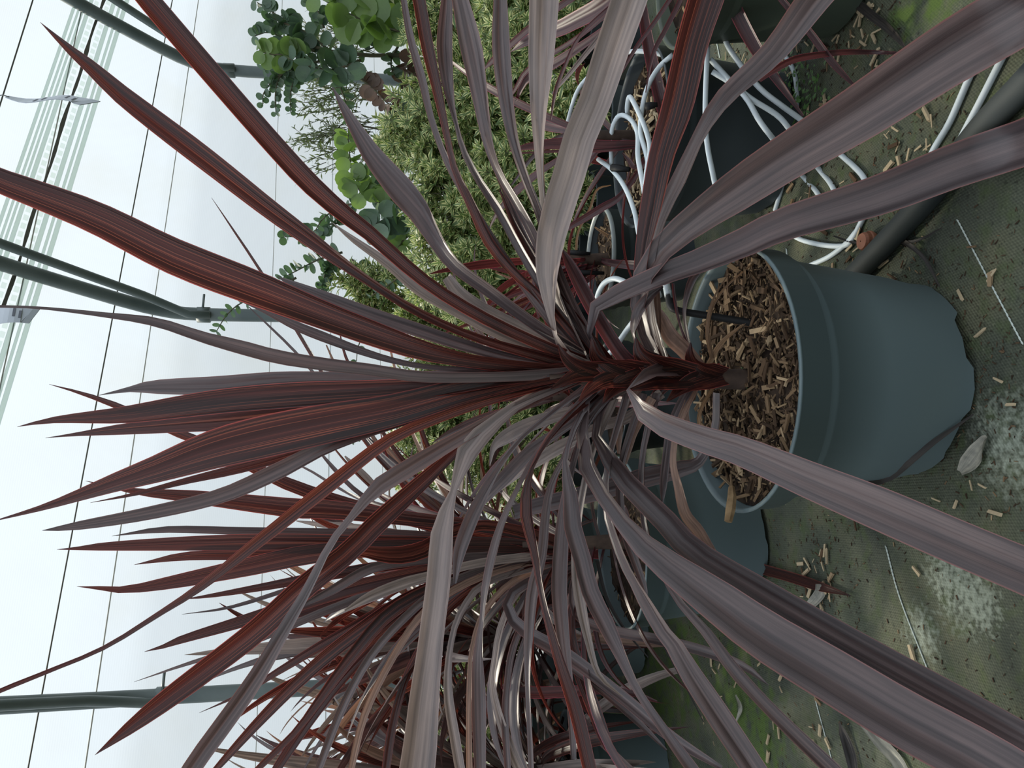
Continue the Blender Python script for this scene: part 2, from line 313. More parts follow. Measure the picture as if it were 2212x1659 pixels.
for i in range(len(lines) - 1):               # one sheet between two joints
    lo, hi = lines[i], lines[i + 1]; V = []; U = []; K = 14
    for ax in axs:
        for k in range(K + 1):
            s = lo(ax) + (hi(ax) - lo(ax)) * k / K; s = min(max(s, 0), PS[-1] - 0.03)
            V.append(wall_pt(s, ax, 0.004 * (i % 2) - 0.045)); U.append((ax, s))
    F = [(j * (K + 1) + k, (j + 1) * (K + 1) + k, (j + 1) * (K + 1) + k + 1, j * (K + 1) + k + 1) for j in range(len(axs) - 1) for k in range(K)]
    obj('polycarbonate_sheet', mesh('polycarbonate_sheet', V, F, W_sheet, U), wall)
def strip(f, wdt, off, mat, name, shift=0.0, wob=0.0, a0=A0, a1=A1):
    V = []; n = 120
    for j, ax in enumerate(np.linspace(a0, a1, n)):
        s = f(ax) + shift; hw = wdt / 2 * (1 + wob * math.sin(j * 1.7) * math.cos(j * 0.61)); s += wob * 0.006 * math.sin(j * 0.9)
        for q in (-hw, hw): V.append(wall_pt(min(max(s + q, 0.0), PS[-1] - .03), ax, off - 0.045))
        for q in (-hw, hw): V.append(wall_pt(min(max(s + q, 0.0), PS[-1] - .03), ax, off - 0.041))
    F = []
    for j in range(n - 1):
        a, b = 4 * j, 4 * j + 4
        F += [(a, b, b + 1, a + 1), (a + 2, a + 3, b + 3, b + 2), (a, a + 2, b + 2, b), (a + 1, b + 1, b + 3, a + 3)]
    return obj(name, mesh(name, V, F, mat, smooth=False), wall)
for f, wd, mt in zip(lines[1:6], (0.0026, 0.0022, 0.0028, 0.0042, 0.005), (M_joint2, M_joint2, M_joint2, M_joint2, M_joint)): strip(f, wd, 0.006, mt, 'sheet_joint')
strip(joint_line([(75, 0), (40, 115), (0, 240)]), 0.006, 0.006, M_joint, 'sheet_joint')
strip(joint_line([(184, 0), (143, 202), (47, 612), (27, 753)]), 0.005, 0.010, M_joint2, 'sheet_joint')
strip(fE, 0.014, 0.012, M_joint, 'ridge_joint', 0, 0.5)
for sh, wd in ((-0.105, 0.020), (-0.080, 0.012), (-0.050, 0.020), (0.050, 0.018), (0.072, 0.010), (0.090, 0.010), (0.112, 0.014)): strip(fE, wd, 0.012, W_band, 'joint_flute', sh)
mb = MB()                                     # perforated rows: light shows through the gaps
for ax in np.arange(A0, A1, 0.045):
    for sh in (-0.026, 0.024):
        q = [wall_pt(fE(ax + da) + sh + ds, ax + da, -0.034) for da, ds in ((0, -.010), (0.030, -.010), (0.030, .010), (0, .010))]; mb.add(q, [(0, 1, 2, 3)])
tag(mb.build('perforated_strip', W_band, wall, False), kind='stuff')
# hoops
mul = {180: 'nearly straight galvanised hoop post rising behind the crowded cordyline leaves', 972: 'galvanised tunnel hoop with a clamped slanting brace bar above the centre plant', 1478: 'curved galvanised tunnel hoop rising behind the eucalyptus branches'}
for u, lab in mul.items():
    ang = math.atan((u - 829.5) / FPX); ax = WD * math.tan(ang + AZ) if u != 180 else 0.02
    hp = empty('tunnel_hoop', tuple(wall_pt(0.0, ax, 0.0))); tag(hp, lab, 'pipe', 'galvanised tunnel hoops')
    P = [wall_pt(s, ax, 0.0) for s in np.linspace(0.0, PS[-1] - 0.06, 60)]
    V, F = tube(P, 0.033, 14); obj('hoop_tube', mesh('hoop_tube', V, F, M_steel), hp)
    nh = lambda n, h, da=0.0: NV * n + AV * (ax + da) + np.array([0, 0, h])
    V, F = tube([nh(3.56, 1.62, -.02), nh(3.555, 1.72, -.02), nh(3.40, 1.89), nh(3.25, 2.04), nh(2.95, 2.335), nh(2.3, 2.98)], 0.021, 10); obj('brace_bar', mesh('brace_bar', V, F, M_steel), hp)
    V, F = tube([nh(3.6, 1.63), nh(3.6, 1.69)], 0.040, 14); c_ = obj('clamp', mesh('clamp', V, F, M_steel), hp)
    if u == 1478: continue
    p = nh(3.57, 1.66); V, F = tube([p, p + AV * 0.10], 0.006, 6); obj('clamp_bolt', mesh('clamp_bolt', V, F, M_steel), c_)

# ------------------------------------------------------------------ leaves
SX = np.array([-1, -0.78, -0.54, -0.28, 0, 0.28, 0.54, 0.78, 1.0])
def ribbon(P, S, Nn, Wd, fold=0.28, pleat=0.05, seed=0):
    n = len(P); V = []; U = []; rg = random.Random(seed); ph = rg.uniform(0, 6)
    hgt = fold * np.abs(SX) ** 1.2 + pleat * np.array([math.sin(6.5 * x + ph) + 0.6 * math.sin(11 * x - ph) for x in SX])
    for i in range(n):
        hw = Wd[i] / 2; wv = 1 + 0.0 * i
        for k, x in enumerate(SX):
            V.append(P[i] + S[i] * (x * hw) + Nn[i] * (hgt[k] * hw * wv)); U.append(((x + 1) / 2, 1 - i / (n - 1)))
    K = len(SX)
    F = [(i * K + k, i * K + k + 1, (i + 1) * K + k + 1, (i + 1) * K + k) for i in range(n - 1) for k in range(K - 1)]
    return V, F, U
def px_leaf(parent, pts, d, kind, Yb, torn=False, Wcap=0.052, p=1.25, name='leaf', n=30, sd=0):
    """traced leaf: pts run from the outer end to the base, (x, y, visible width px); depth goes from Yb at the base to Yb+d at the tip"""
    pts = [list(map(float, q)) for q in pts]
    if pts[0][2] > 12 and not torn:            # outer end lies beyond the frame: let it run on and taper
        dx, dy = pts[0][0] - pts[1][0], pts[0][1] - pts[1][1]; l = math.hypot(dx, dy); w0 = pts[0][2]
        pts = [[pts[0][0] + dx / l * 2.4 * w0 * 1.6, pts[0][1] + dy / l * 2.4 * w0 * 1.6, 0], [pts[0][0] + dx / l * 1.9 * w0, pts[0][1] + dy / l * 1.9 * w0, 0.62 * w0]] + pts
    C = catmull(np.array(pts), n); s = np.concatenate([[0], np.cumsum(np.linalg.norm(np.diff(C[:, :2], axis=0), axis=1))]); s /= s[-1]
    al = 1 - s; Y = Yb + d * al ** p
    P = np.array([at(C[i, 0], C[i, 1], Y[i]) for i in range(n)])
    zc = (P - CAM) @ FWD; Wm = np.maximum(C[:, 2], 0.6) * zc / FPX
    M = min(Wm.max(), Wcap); prf = np.where(s < 0.45, (s / 0.45) ** 0.7, 1 - 0.4 * np.clip((s - 0.55) / 0.45, 0, 1))
    if torn: prf = np.ones(n)
    Wn = np.maximum(Wm, 0.92 * M * np.clip(prf, 0.02, 1)) if pts[0][2] < 1 or True else Wm
    Wn = np.where(s < 0.12, Wm * 1.05, Wn)
    k = np.ones(5) / 5; ph = np.arccos(np.clip(Wm / Wn, 0.12, 0.97)); ph = np.convolve(np.pad(ph, 2, mode='edge'), k, 'valid')
    Wn = Wm / np.cos(ph)
    T = norm(np.gradient(P, axis=0)); v = norm(P - CAM); S0 = norm(np.cross(T, v)); N0 = np.cross(S0, T)
    N0 *= np.sign(-np.sum(N0 * v, axis=1, keepdims=True))
    mid = n // 2; sg = 1.0 if (-S0[:, 2]).mean() > 0 else -1.0
    S = np.cos(ph)[:, None] * S0 + sg * np.sin(ph)[:, None] * N0; Nn = np.cos(ph)[:, None] * N0 - sg * np.sin(ph)[:, None] * S0
    V, F, U = ribbon(P, S, Nn, Wn, 0.42, 0.08, sd + int(pts[-2][0]))
    return obj(name, mesh(name, V, F, LM[kind], U), parent)
def gen_leaf(parent, base, az, el, length, width, droop, kind, rg, n=22, name='leaf'):
    P = [np.array(base, float)]; tw = rg.uniform(-0.5, 0.5); S = []; e = el; ds = length / (n - 1); a = az
    dirs = []
    for i in range(n):
        s = i / (n - 1); ee = el - droop * s ** 1.7; dirs.append(np.array([math.cos(ee) * math.cos(a), math.cos(ee) * math.sin(a), math.sin(ee)])); a += tw * ds * 0.6
        if i: 
            q = P[-1] + dirs[-1] * ds
            if q[2] < 0.012: q[2] = 0.012
            P.append(q)
    P = np.array(P)[::-1]; T = norm(np.gradient(P, axis=0)); hz = np.array([-math.sin(az), math.cos(az), 0])
    S = norm(np.cross(T, np.cross(hz, T))); N0 = np.cross(S, T); N0 *= np.sign(N0[:, 2:3] + 1e-6)
    tw2 = rg.uniform(-0.9, 0.9); th = np.linspace(1, 0, n) ** 1.3 * tw2
    S, Nn = np.cos(th)[:, None] * S + np.sin(th)[:, None] * N0, np.cos(th)[:, None] * N0 - np.sin(th)[:, None] * S
    s = np.linspace(1, 0, n); W = width * np.clip(np.where(s > 0.6, ((1 - s) / 0.4) ** 0.75, 0.5 + 0.5 * np.clip(s / 0.5, 0, 1)), 0.01, 1)
    V, F, U = ribbon(P, S, Nn, W, 0.4, 0.07, rg.randint(0, 999)); return obj(name, mesh(name, V, F, LM[kind], U), parent)

# ------------------------------------------------------------------ pots and mulch
CHIPS = []
for k in range(8):
    rg = random.Random(k); V = []
    l, b, h = 1.0, rg.uniform(0.12, 0.30), rg.uniform(0.06, 0.14)
    for sx in (-.5, .5):
        for sy in (-.5, .5):
            for sz in (-.5, .5): V.append((sx * l * rg.uniform(0.8, 1.1), sy * b * rg.uniform(0.6, 1.2), sz * h * rg.uniform(0.6, 1.3)))
    CHIPS.append(mesh('wood_chip', V, [(0, 1, 3, 2), (4, 6, 7, 5), (0, 4, 5, 1), (2, 3, 7, 6), (0, 2, 6, 4), (1, 5, 7, 3)], M_chip, smooth=False))
CV = [np.array([v.co[:] for v in me.vertices]) for me in CHIPS]; CF = [tuple(p.vertices) for p in CHIPS[0].polygons]
def chips_stuff(parent, c, r, z, n, size, rg, name='fine_chips', dome=0.0, bright=0.0):
    mb = MB()
    for _ in range(n):
        rr = r * math.sqrt(rg.random()); a = rg.uniform(0, 6.283); q = Matrix.Rotation(rg.uniform(0, 6.28), 3, 'Z') @ Matrix.Rotation(rg.gauss(0, 0.35), 3, 'Y')
        sc = size * rg.uniform(0.4, 1.3); vv = CV[rg.randrange(8)] @ np.array(q).T * sc; o = np.array([c[0] + rr * math.cos(a), c[1] + rr * math.sin(a), z + dome * (1 - (rr / r) ** 2) + rg.uniform(0, 0.006)])
        t = min(1, max(0, rg.betavariate(1.6, 2.2) + bright)); mb.add(vv + o, CF, [(t, 0.5)] * 8)
    return tag(mb.build(name, M_chips, parent, smooth=False), kind='stuff')
def make_pot(root, c, D, H, mat, rg, jag=True, chips=140, size=0.018, bright=0.0, ribs=0, taper=0.80):
    R_, rb = D / 2, D / 2 * taper
    jg = None
    if jag:
        jg = []; v = 0.0
        for k in range(64):
            if k % 5 == 0: v = rg.choice((0, 0, 0.004, 0.008, 0.013))
            jg.append(v + rg.uniform(0, 0.002))
    band = H - 0.042
    r = lambda z: rb + (R_ * 0.965 - rb) * z / H
    pr = [(rb * 0.995, 0.0), (rb, 0.018), (r(band * 0.3), band * 0.3), (r(band * 0.6), band * 0.6)]
    for k in range(ribs): zz = band * (0.62 + 0.1 * k); pr += [(r(zz), zz), (r(zz) + 0.003, zz + 0.002)]
    pr += [(r(band), band), (R_ * 0.985, band + 0.003), (R_ * 0.995, H - 0.004), (R_ * 1.012, H - 0.003), (R_ * 1.014, H), (R_ * 0.985, H), (R_ * 0.975, H - 0.006), (R_ * 0.95, H - 0.05), (R_ * 0.9, H - 0.06)]
    V, F = lathe(pr, c, 64, jg); pot = obj('pot', mesh('pot', V, F, mat), root)
    zs = c[2] + H - 0.024; V = [(c[0], c[1], zs + 0.004)]; F = []
    for j in range(1, 5):
        for k in range(32):
            a = 2 * math.pi * k / 32; rr = R_ * 0.965 * j / 4; V.append((c[0] + rr * math.cos(a), c[1] + rr * math.sin(a), zs + rg.uniform(-0.006, 0.006)))
    F = [(0, 1 + k, 1 + (k + 1) % 32) for k in range(32)] + [(1 + j * 32 + k, 1 + (j + 1) * 32 + k, 1 + (j + 1) * 32 + (k + 1) % 32, 1 + j * 32 + (k + 1) % 32) for j in range(3) for k in range(32)]
    so = obj('mulch', mesh('mulch', V, F, M_soil), root)
    chips_stuff(so, c, R_ * 0.93, zs, chips, size, rg, bright=bright)
    return pot, so, zs
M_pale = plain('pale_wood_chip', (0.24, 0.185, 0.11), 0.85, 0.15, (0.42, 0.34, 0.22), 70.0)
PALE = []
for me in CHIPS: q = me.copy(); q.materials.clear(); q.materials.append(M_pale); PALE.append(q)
def chip_at(p, size, rg, parent=None, name='wood_chip', tilt=0.25, src=None):
    o = bpy.data.objects.new(name, (src or CHIPS)[rg.randrange(8)]); COL.objects.link(o)
    if parent is not None:
        o.parent = parent; off = Vector((0, 0, 0)); q = parent
        while q is not None: off += q.location; q = q.parent
        p = Vector(p) - off
    o.location = p; o.rotation_euler = (rg.gauss(0, tilt), rg.gauss(0, tilt), rg.uniform(0, 6.28)); o.scale = (size, size * rg.uniform(0.7, 1.2), size); return o
def make_stem(root, c, z0, z1, r0=0.02, r1=0.008, lean=(0, 0)):
    P = [np.array([c[0] + lean[0] * t, c[1] + lean[1] * t, z0 + (z1 - z0) * t]) for t in np.linspace(0, 1, 10)]
    V, F = tube(P, np.linspace(r0, r1, 10), 12); return obj('stem', mesh('stem', V, F, M_stem), root)

# ================================================================== the main plant
F0 = 0.95; c0 = at(1580, 819, F0); MC = np.array([c0[0], F0, 0.0])
main = empty('potted_cordyline', tuple(MC)); tag(main, 'large red-leaved cordyline in the slate plastic pot with jagged base', 'plant', 'potted cordylines')
rgm = random.Random(3)
pot, mul_, zs = make_pot(main, MC, 0.345, 0.254, M_pot, rgm, True, 2000, 0.013, 0.0, 0, 0.755)
for k in range(280):
    rr = 0.160 * math.sqrt(rgm.random()); a = rgm.uniform(0, 6.283); chip_at((MC[0] + rr * math.cos(a), MC[1] + rr * math.sin(a), zs + rgm.uniform(0.004, 0.014)), rgm.uniform(0.011, 0.030) * (1.5 if rgm.random() < 0.12 else 1), rgm, mul_, tilt=0.3)
make_stem(main, MC, zs - 0.02, 0.50, 0.015, 0.006)
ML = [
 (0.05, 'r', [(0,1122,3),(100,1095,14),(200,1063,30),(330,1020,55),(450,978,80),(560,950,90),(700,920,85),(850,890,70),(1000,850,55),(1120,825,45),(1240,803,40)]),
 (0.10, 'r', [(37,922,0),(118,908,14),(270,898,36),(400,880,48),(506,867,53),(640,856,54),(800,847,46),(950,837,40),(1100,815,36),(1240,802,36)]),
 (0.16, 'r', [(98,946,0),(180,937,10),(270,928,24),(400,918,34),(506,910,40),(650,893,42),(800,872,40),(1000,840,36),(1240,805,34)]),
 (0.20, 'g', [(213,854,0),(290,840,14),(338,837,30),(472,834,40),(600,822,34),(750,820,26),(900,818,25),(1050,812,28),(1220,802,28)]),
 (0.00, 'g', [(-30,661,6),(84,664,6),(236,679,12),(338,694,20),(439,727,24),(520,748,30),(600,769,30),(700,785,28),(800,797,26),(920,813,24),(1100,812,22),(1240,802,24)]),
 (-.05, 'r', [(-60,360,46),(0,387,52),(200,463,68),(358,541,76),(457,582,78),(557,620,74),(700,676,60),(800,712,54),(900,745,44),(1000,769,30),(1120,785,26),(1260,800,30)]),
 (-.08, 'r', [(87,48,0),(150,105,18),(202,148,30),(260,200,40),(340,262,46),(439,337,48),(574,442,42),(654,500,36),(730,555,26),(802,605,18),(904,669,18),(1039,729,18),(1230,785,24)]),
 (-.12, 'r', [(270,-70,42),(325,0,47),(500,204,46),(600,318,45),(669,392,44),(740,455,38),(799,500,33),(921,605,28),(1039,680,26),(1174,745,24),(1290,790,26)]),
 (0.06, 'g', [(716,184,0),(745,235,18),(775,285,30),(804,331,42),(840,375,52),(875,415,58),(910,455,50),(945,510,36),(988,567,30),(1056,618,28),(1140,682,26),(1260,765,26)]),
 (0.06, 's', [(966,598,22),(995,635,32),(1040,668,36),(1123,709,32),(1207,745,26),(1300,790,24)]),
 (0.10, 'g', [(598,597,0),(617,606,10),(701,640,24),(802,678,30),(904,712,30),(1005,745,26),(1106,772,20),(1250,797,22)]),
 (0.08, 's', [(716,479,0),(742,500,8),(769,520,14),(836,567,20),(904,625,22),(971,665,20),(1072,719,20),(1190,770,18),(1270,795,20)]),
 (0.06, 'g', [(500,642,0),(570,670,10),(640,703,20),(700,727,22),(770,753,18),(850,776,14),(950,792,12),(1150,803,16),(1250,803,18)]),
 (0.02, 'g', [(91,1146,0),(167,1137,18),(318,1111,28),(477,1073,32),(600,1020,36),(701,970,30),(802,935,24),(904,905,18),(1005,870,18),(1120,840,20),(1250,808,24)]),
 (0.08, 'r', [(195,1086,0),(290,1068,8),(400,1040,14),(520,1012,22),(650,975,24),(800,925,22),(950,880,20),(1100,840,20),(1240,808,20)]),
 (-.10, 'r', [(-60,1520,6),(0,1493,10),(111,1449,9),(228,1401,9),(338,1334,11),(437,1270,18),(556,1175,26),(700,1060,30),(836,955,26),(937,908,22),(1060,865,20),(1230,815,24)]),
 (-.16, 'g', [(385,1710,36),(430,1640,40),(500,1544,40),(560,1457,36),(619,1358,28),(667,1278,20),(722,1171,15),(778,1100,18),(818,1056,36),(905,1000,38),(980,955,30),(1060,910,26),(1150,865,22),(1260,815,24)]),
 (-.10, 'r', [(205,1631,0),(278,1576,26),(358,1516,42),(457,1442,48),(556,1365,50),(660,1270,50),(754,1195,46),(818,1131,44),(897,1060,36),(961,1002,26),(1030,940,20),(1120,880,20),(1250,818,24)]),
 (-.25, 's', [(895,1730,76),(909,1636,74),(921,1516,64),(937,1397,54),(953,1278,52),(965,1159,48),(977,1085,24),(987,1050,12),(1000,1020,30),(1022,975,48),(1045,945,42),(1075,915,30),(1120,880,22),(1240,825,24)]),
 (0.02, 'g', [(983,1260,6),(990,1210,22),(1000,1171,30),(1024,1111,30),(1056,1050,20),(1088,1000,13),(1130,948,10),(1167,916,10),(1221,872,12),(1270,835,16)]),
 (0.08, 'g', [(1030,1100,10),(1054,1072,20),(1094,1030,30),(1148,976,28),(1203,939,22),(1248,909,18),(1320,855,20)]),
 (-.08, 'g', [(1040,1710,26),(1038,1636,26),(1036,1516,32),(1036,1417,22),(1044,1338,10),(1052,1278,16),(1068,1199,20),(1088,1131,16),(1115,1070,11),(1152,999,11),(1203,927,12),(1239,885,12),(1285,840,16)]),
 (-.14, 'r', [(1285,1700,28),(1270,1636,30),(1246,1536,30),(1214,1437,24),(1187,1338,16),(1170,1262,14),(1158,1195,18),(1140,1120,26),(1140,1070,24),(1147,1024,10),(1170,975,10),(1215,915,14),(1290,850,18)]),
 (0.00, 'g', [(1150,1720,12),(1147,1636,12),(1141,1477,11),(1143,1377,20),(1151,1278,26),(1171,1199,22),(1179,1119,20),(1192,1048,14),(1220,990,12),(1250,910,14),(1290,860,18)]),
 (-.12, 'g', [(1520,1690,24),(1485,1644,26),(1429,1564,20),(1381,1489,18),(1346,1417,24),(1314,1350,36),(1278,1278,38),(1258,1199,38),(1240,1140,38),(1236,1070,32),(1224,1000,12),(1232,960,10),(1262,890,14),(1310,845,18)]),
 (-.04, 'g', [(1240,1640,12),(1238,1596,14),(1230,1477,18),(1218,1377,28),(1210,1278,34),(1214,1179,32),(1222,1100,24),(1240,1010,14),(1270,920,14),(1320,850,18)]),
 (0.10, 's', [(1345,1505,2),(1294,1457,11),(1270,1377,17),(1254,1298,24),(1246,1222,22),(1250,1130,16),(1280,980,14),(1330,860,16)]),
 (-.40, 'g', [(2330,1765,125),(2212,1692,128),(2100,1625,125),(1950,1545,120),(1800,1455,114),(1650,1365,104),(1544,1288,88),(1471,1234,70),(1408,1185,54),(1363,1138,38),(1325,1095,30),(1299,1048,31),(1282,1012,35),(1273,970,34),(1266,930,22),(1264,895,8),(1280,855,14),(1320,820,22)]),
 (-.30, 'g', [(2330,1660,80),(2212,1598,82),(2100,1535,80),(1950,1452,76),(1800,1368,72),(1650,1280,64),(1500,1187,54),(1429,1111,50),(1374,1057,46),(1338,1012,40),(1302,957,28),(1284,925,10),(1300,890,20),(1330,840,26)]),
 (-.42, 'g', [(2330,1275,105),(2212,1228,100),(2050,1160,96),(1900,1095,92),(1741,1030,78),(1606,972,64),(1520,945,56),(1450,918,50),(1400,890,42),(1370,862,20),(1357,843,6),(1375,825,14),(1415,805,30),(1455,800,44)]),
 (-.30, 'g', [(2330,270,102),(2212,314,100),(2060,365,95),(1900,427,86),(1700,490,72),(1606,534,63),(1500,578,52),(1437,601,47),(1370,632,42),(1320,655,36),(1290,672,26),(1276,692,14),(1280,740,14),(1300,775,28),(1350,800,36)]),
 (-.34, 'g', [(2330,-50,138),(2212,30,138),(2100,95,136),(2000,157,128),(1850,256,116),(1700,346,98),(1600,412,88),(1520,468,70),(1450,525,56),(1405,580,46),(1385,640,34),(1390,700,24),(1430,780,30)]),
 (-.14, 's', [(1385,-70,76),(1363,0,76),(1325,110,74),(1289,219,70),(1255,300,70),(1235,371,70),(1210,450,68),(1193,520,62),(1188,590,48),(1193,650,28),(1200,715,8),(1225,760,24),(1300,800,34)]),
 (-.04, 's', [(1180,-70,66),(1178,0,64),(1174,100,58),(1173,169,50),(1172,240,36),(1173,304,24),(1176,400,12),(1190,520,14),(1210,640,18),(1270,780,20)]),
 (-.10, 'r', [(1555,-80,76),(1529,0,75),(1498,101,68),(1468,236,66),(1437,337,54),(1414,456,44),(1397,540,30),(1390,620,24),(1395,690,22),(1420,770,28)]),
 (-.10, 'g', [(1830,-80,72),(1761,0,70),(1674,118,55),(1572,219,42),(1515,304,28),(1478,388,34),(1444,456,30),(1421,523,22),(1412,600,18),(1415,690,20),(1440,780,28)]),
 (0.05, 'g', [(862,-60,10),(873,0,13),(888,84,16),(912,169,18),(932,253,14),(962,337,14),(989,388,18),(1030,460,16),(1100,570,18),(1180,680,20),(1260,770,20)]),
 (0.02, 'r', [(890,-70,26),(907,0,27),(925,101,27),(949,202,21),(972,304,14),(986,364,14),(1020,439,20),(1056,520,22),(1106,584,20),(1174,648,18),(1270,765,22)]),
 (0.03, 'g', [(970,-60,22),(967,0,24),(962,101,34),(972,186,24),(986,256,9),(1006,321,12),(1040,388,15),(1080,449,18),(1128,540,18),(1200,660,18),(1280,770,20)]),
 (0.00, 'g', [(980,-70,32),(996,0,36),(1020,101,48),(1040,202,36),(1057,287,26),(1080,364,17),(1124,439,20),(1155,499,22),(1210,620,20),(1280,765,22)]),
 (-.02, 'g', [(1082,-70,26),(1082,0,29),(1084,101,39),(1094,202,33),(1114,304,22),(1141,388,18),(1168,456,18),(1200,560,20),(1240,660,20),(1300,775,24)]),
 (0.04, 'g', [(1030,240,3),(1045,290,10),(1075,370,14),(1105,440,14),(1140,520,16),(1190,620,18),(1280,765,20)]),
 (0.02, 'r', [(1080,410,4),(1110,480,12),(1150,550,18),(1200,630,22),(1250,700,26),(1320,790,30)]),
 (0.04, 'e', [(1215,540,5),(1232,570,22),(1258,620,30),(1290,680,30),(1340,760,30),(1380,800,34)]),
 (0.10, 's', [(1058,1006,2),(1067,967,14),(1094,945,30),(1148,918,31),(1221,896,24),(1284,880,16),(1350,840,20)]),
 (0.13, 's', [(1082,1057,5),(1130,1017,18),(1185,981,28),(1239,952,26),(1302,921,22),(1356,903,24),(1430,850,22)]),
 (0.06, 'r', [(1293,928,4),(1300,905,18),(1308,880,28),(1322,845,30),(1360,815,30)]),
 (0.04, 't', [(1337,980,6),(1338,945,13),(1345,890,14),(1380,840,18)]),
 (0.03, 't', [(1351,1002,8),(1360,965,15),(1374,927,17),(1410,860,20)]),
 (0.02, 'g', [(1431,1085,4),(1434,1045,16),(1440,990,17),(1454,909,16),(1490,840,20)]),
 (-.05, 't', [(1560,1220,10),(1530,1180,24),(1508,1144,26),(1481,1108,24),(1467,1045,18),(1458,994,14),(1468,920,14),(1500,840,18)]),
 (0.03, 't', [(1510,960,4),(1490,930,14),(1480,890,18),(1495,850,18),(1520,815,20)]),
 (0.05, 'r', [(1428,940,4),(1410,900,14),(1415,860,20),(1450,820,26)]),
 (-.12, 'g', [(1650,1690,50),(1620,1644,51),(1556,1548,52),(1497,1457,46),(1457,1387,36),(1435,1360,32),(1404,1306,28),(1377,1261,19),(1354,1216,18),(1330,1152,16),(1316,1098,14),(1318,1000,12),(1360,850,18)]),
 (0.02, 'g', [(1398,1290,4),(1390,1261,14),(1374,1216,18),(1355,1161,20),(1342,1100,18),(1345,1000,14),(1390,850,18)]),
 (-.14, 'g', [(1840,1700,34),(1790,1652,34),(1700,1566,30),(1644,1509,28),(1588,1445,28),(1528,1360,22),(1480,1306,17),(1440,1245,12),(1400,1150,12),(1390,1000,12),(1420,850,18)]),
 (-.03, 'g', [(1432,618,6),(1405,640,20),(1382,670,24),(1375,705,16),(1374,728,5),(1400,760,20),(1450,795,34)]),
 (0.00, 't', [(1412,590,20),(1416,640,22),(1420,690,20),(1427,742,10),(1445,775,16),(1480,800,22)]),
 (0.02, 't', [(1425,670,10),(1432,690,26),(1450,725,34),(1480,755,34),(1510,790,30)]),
 (0.00, 'g', [(1510,590,8),(1496,605,16),(1484,640,12),(1481,677,7),(1486,715,7),(1495,755,9),(1520,795,14)]),
 (0.01, 'e', [(1454,612,5),(1457,640,6),(1463,675,6),(1475,715,6),(1492,760,7),(1515,795,8)]),
]
SHEATH = [(0.030,[(1205,742,3),(1225,768,20),(1262,790,40),(1320,806,50)]), (0.026,[(1278,728,3),(1292,765,26),(1330,792,52),(1390,808,60)]), (0.024,[(1374,728,3),(1385,760,30),(1425,790,60),(1490,812,66)]), (0.020,[(1492,740,3),(1495,770,22),(1515,795,44),(1560,812,48)]),
 (0.028,[(1250,868,3),(1275,846,24),(1310,826,40),(1370,812,50)]), (0.024,[(1302,872,3),(1322,850,24),(1352,830,44),(1410,812,54)]), (0.022,[(1356,845,3),(1378,832,34),(1420,818,56),(1490,812,62)]), (0.018,[(1440,868,3),(1465,850,22),(1500,830,44),(1560,812,50)]), (0.022,[(1190,840,3),(1220,826,20),(1255,812,34),(1320,806,40)])]
for k, (d, pts) in enumerate(SHEATH): px_leaf(main, pts, -d, 'r', F0 - 0.014, sd=500 + k, n=16, name='leaf_sheath', Wcap=0.07)
TORN = {9}
for k, (d, kd, pts) in enumerate(ML): px_leaf(main, pts, d, kd, F0, torn=(k in TORN), sd=k, p=0.55 if pts[0][:2] == (2330, 1275) else 1.25)
px_leaf(main, [(1111,1108,30),(1167,1093,34),(1257,1072,38),(1347,1048,40),(1400,1032,42),(1472,1016,34),(1515,1000,22),(1550,930,16),(1555,850,14)], 0.10, 'g', F0 + 0.03, torn=True)
for pts in ([(1645,555,2),(1560,630,5),(1530,700,7),(1540,780,8)], [(1575,590,2),(1540,650,5),(1528,720,8),(1545,800,8)], [(1580,1010,2),(1530,960,8),(1510,900,8),(1545,830,8)], [(1620,690,2),(1560,740,10),(1530,790,12)]):
    px_leaf(main, pts, -0.02, 'b', F0, n=14, name='dead_leaf')
mw = MB(); rg = random.Random(5)                # green weed at the stem's foot
for k in range(26):
    a = rg.uniform(0, 6.28); b = ground(1606, 822, zs + 0.006); l = rg.uniform(0.008, 0.02); t = b + np.array([math.cos(a) * l, math.sin(a) * l, rg.uniform(0, .015)]); s = np.array([-math.sin(a), math.cos(a), 0]) * 0.003; mid = (b + t) / 2
    mw.add([b, mid + s, t, mid - s], [(0, 1, 2, 3)])
wd_ = empty('weed_seedling', tuple(ground(1606, 822, zs))); tag(wd_, 'tiny green weed seedling at the foot of the main stem', 'weed'); tag(mw.build('seedling_leaves', G_weed, wd_), kind='stuff')

# ================================================================== neighbouring cordylines
def cordyline(loc, label, D, H, mat, seed, chips=90, size=0.016, bright=0.0, ribs=0, stem=0.25, lean=(0, 0), jag=True):
    c = np.array([loc[0], loc[1], 0.0]); rg = random.Random(seed); root = empty('potted_cordyline', tuple(c)); tag(root, label, 'plant', 'potted cordylines')
    p_, m_, z_ = make_pot(root, c, D, H, mat, rg, jag, chips, size, bright, ribs); make_stem(root, c, z_ - 0.02, z_ + stem, 0.018, 0.007, lean)
    return root, c, z_, rg, m_
def grow(root, c, z, rg, n, stem, lmin, lmax, wid, kinds, azr=(0, 6.283), elr=(0.1, 1.5), name='leaf'):
    for k in range(n):
        t = (k + 0.5) / n; az = azr[0] + (azr[1] - azr[0]) * ((k * 0.381966 + rg.uniform(-.05, .05)) % 1.0); el = elr[0] + (elr[1] - elr[0]) * t ** 0.8 + rg.gauss(0, 0.10)
        l = rg.uniform(lmin, lmax); b = (c[0] + 0.008 * math.cos(az), c[1] + 0.008 * math.sin(az), z + stem * (0.15 + 0.85 * t))
        gen_leaf(root, b, az, el, l, wid * rg.uniform(0.75, 1.15), rg.uniform(0.5, 1.9) * (1.15 - 0.75 * t), rg.choice(kinds), rg, name=name)
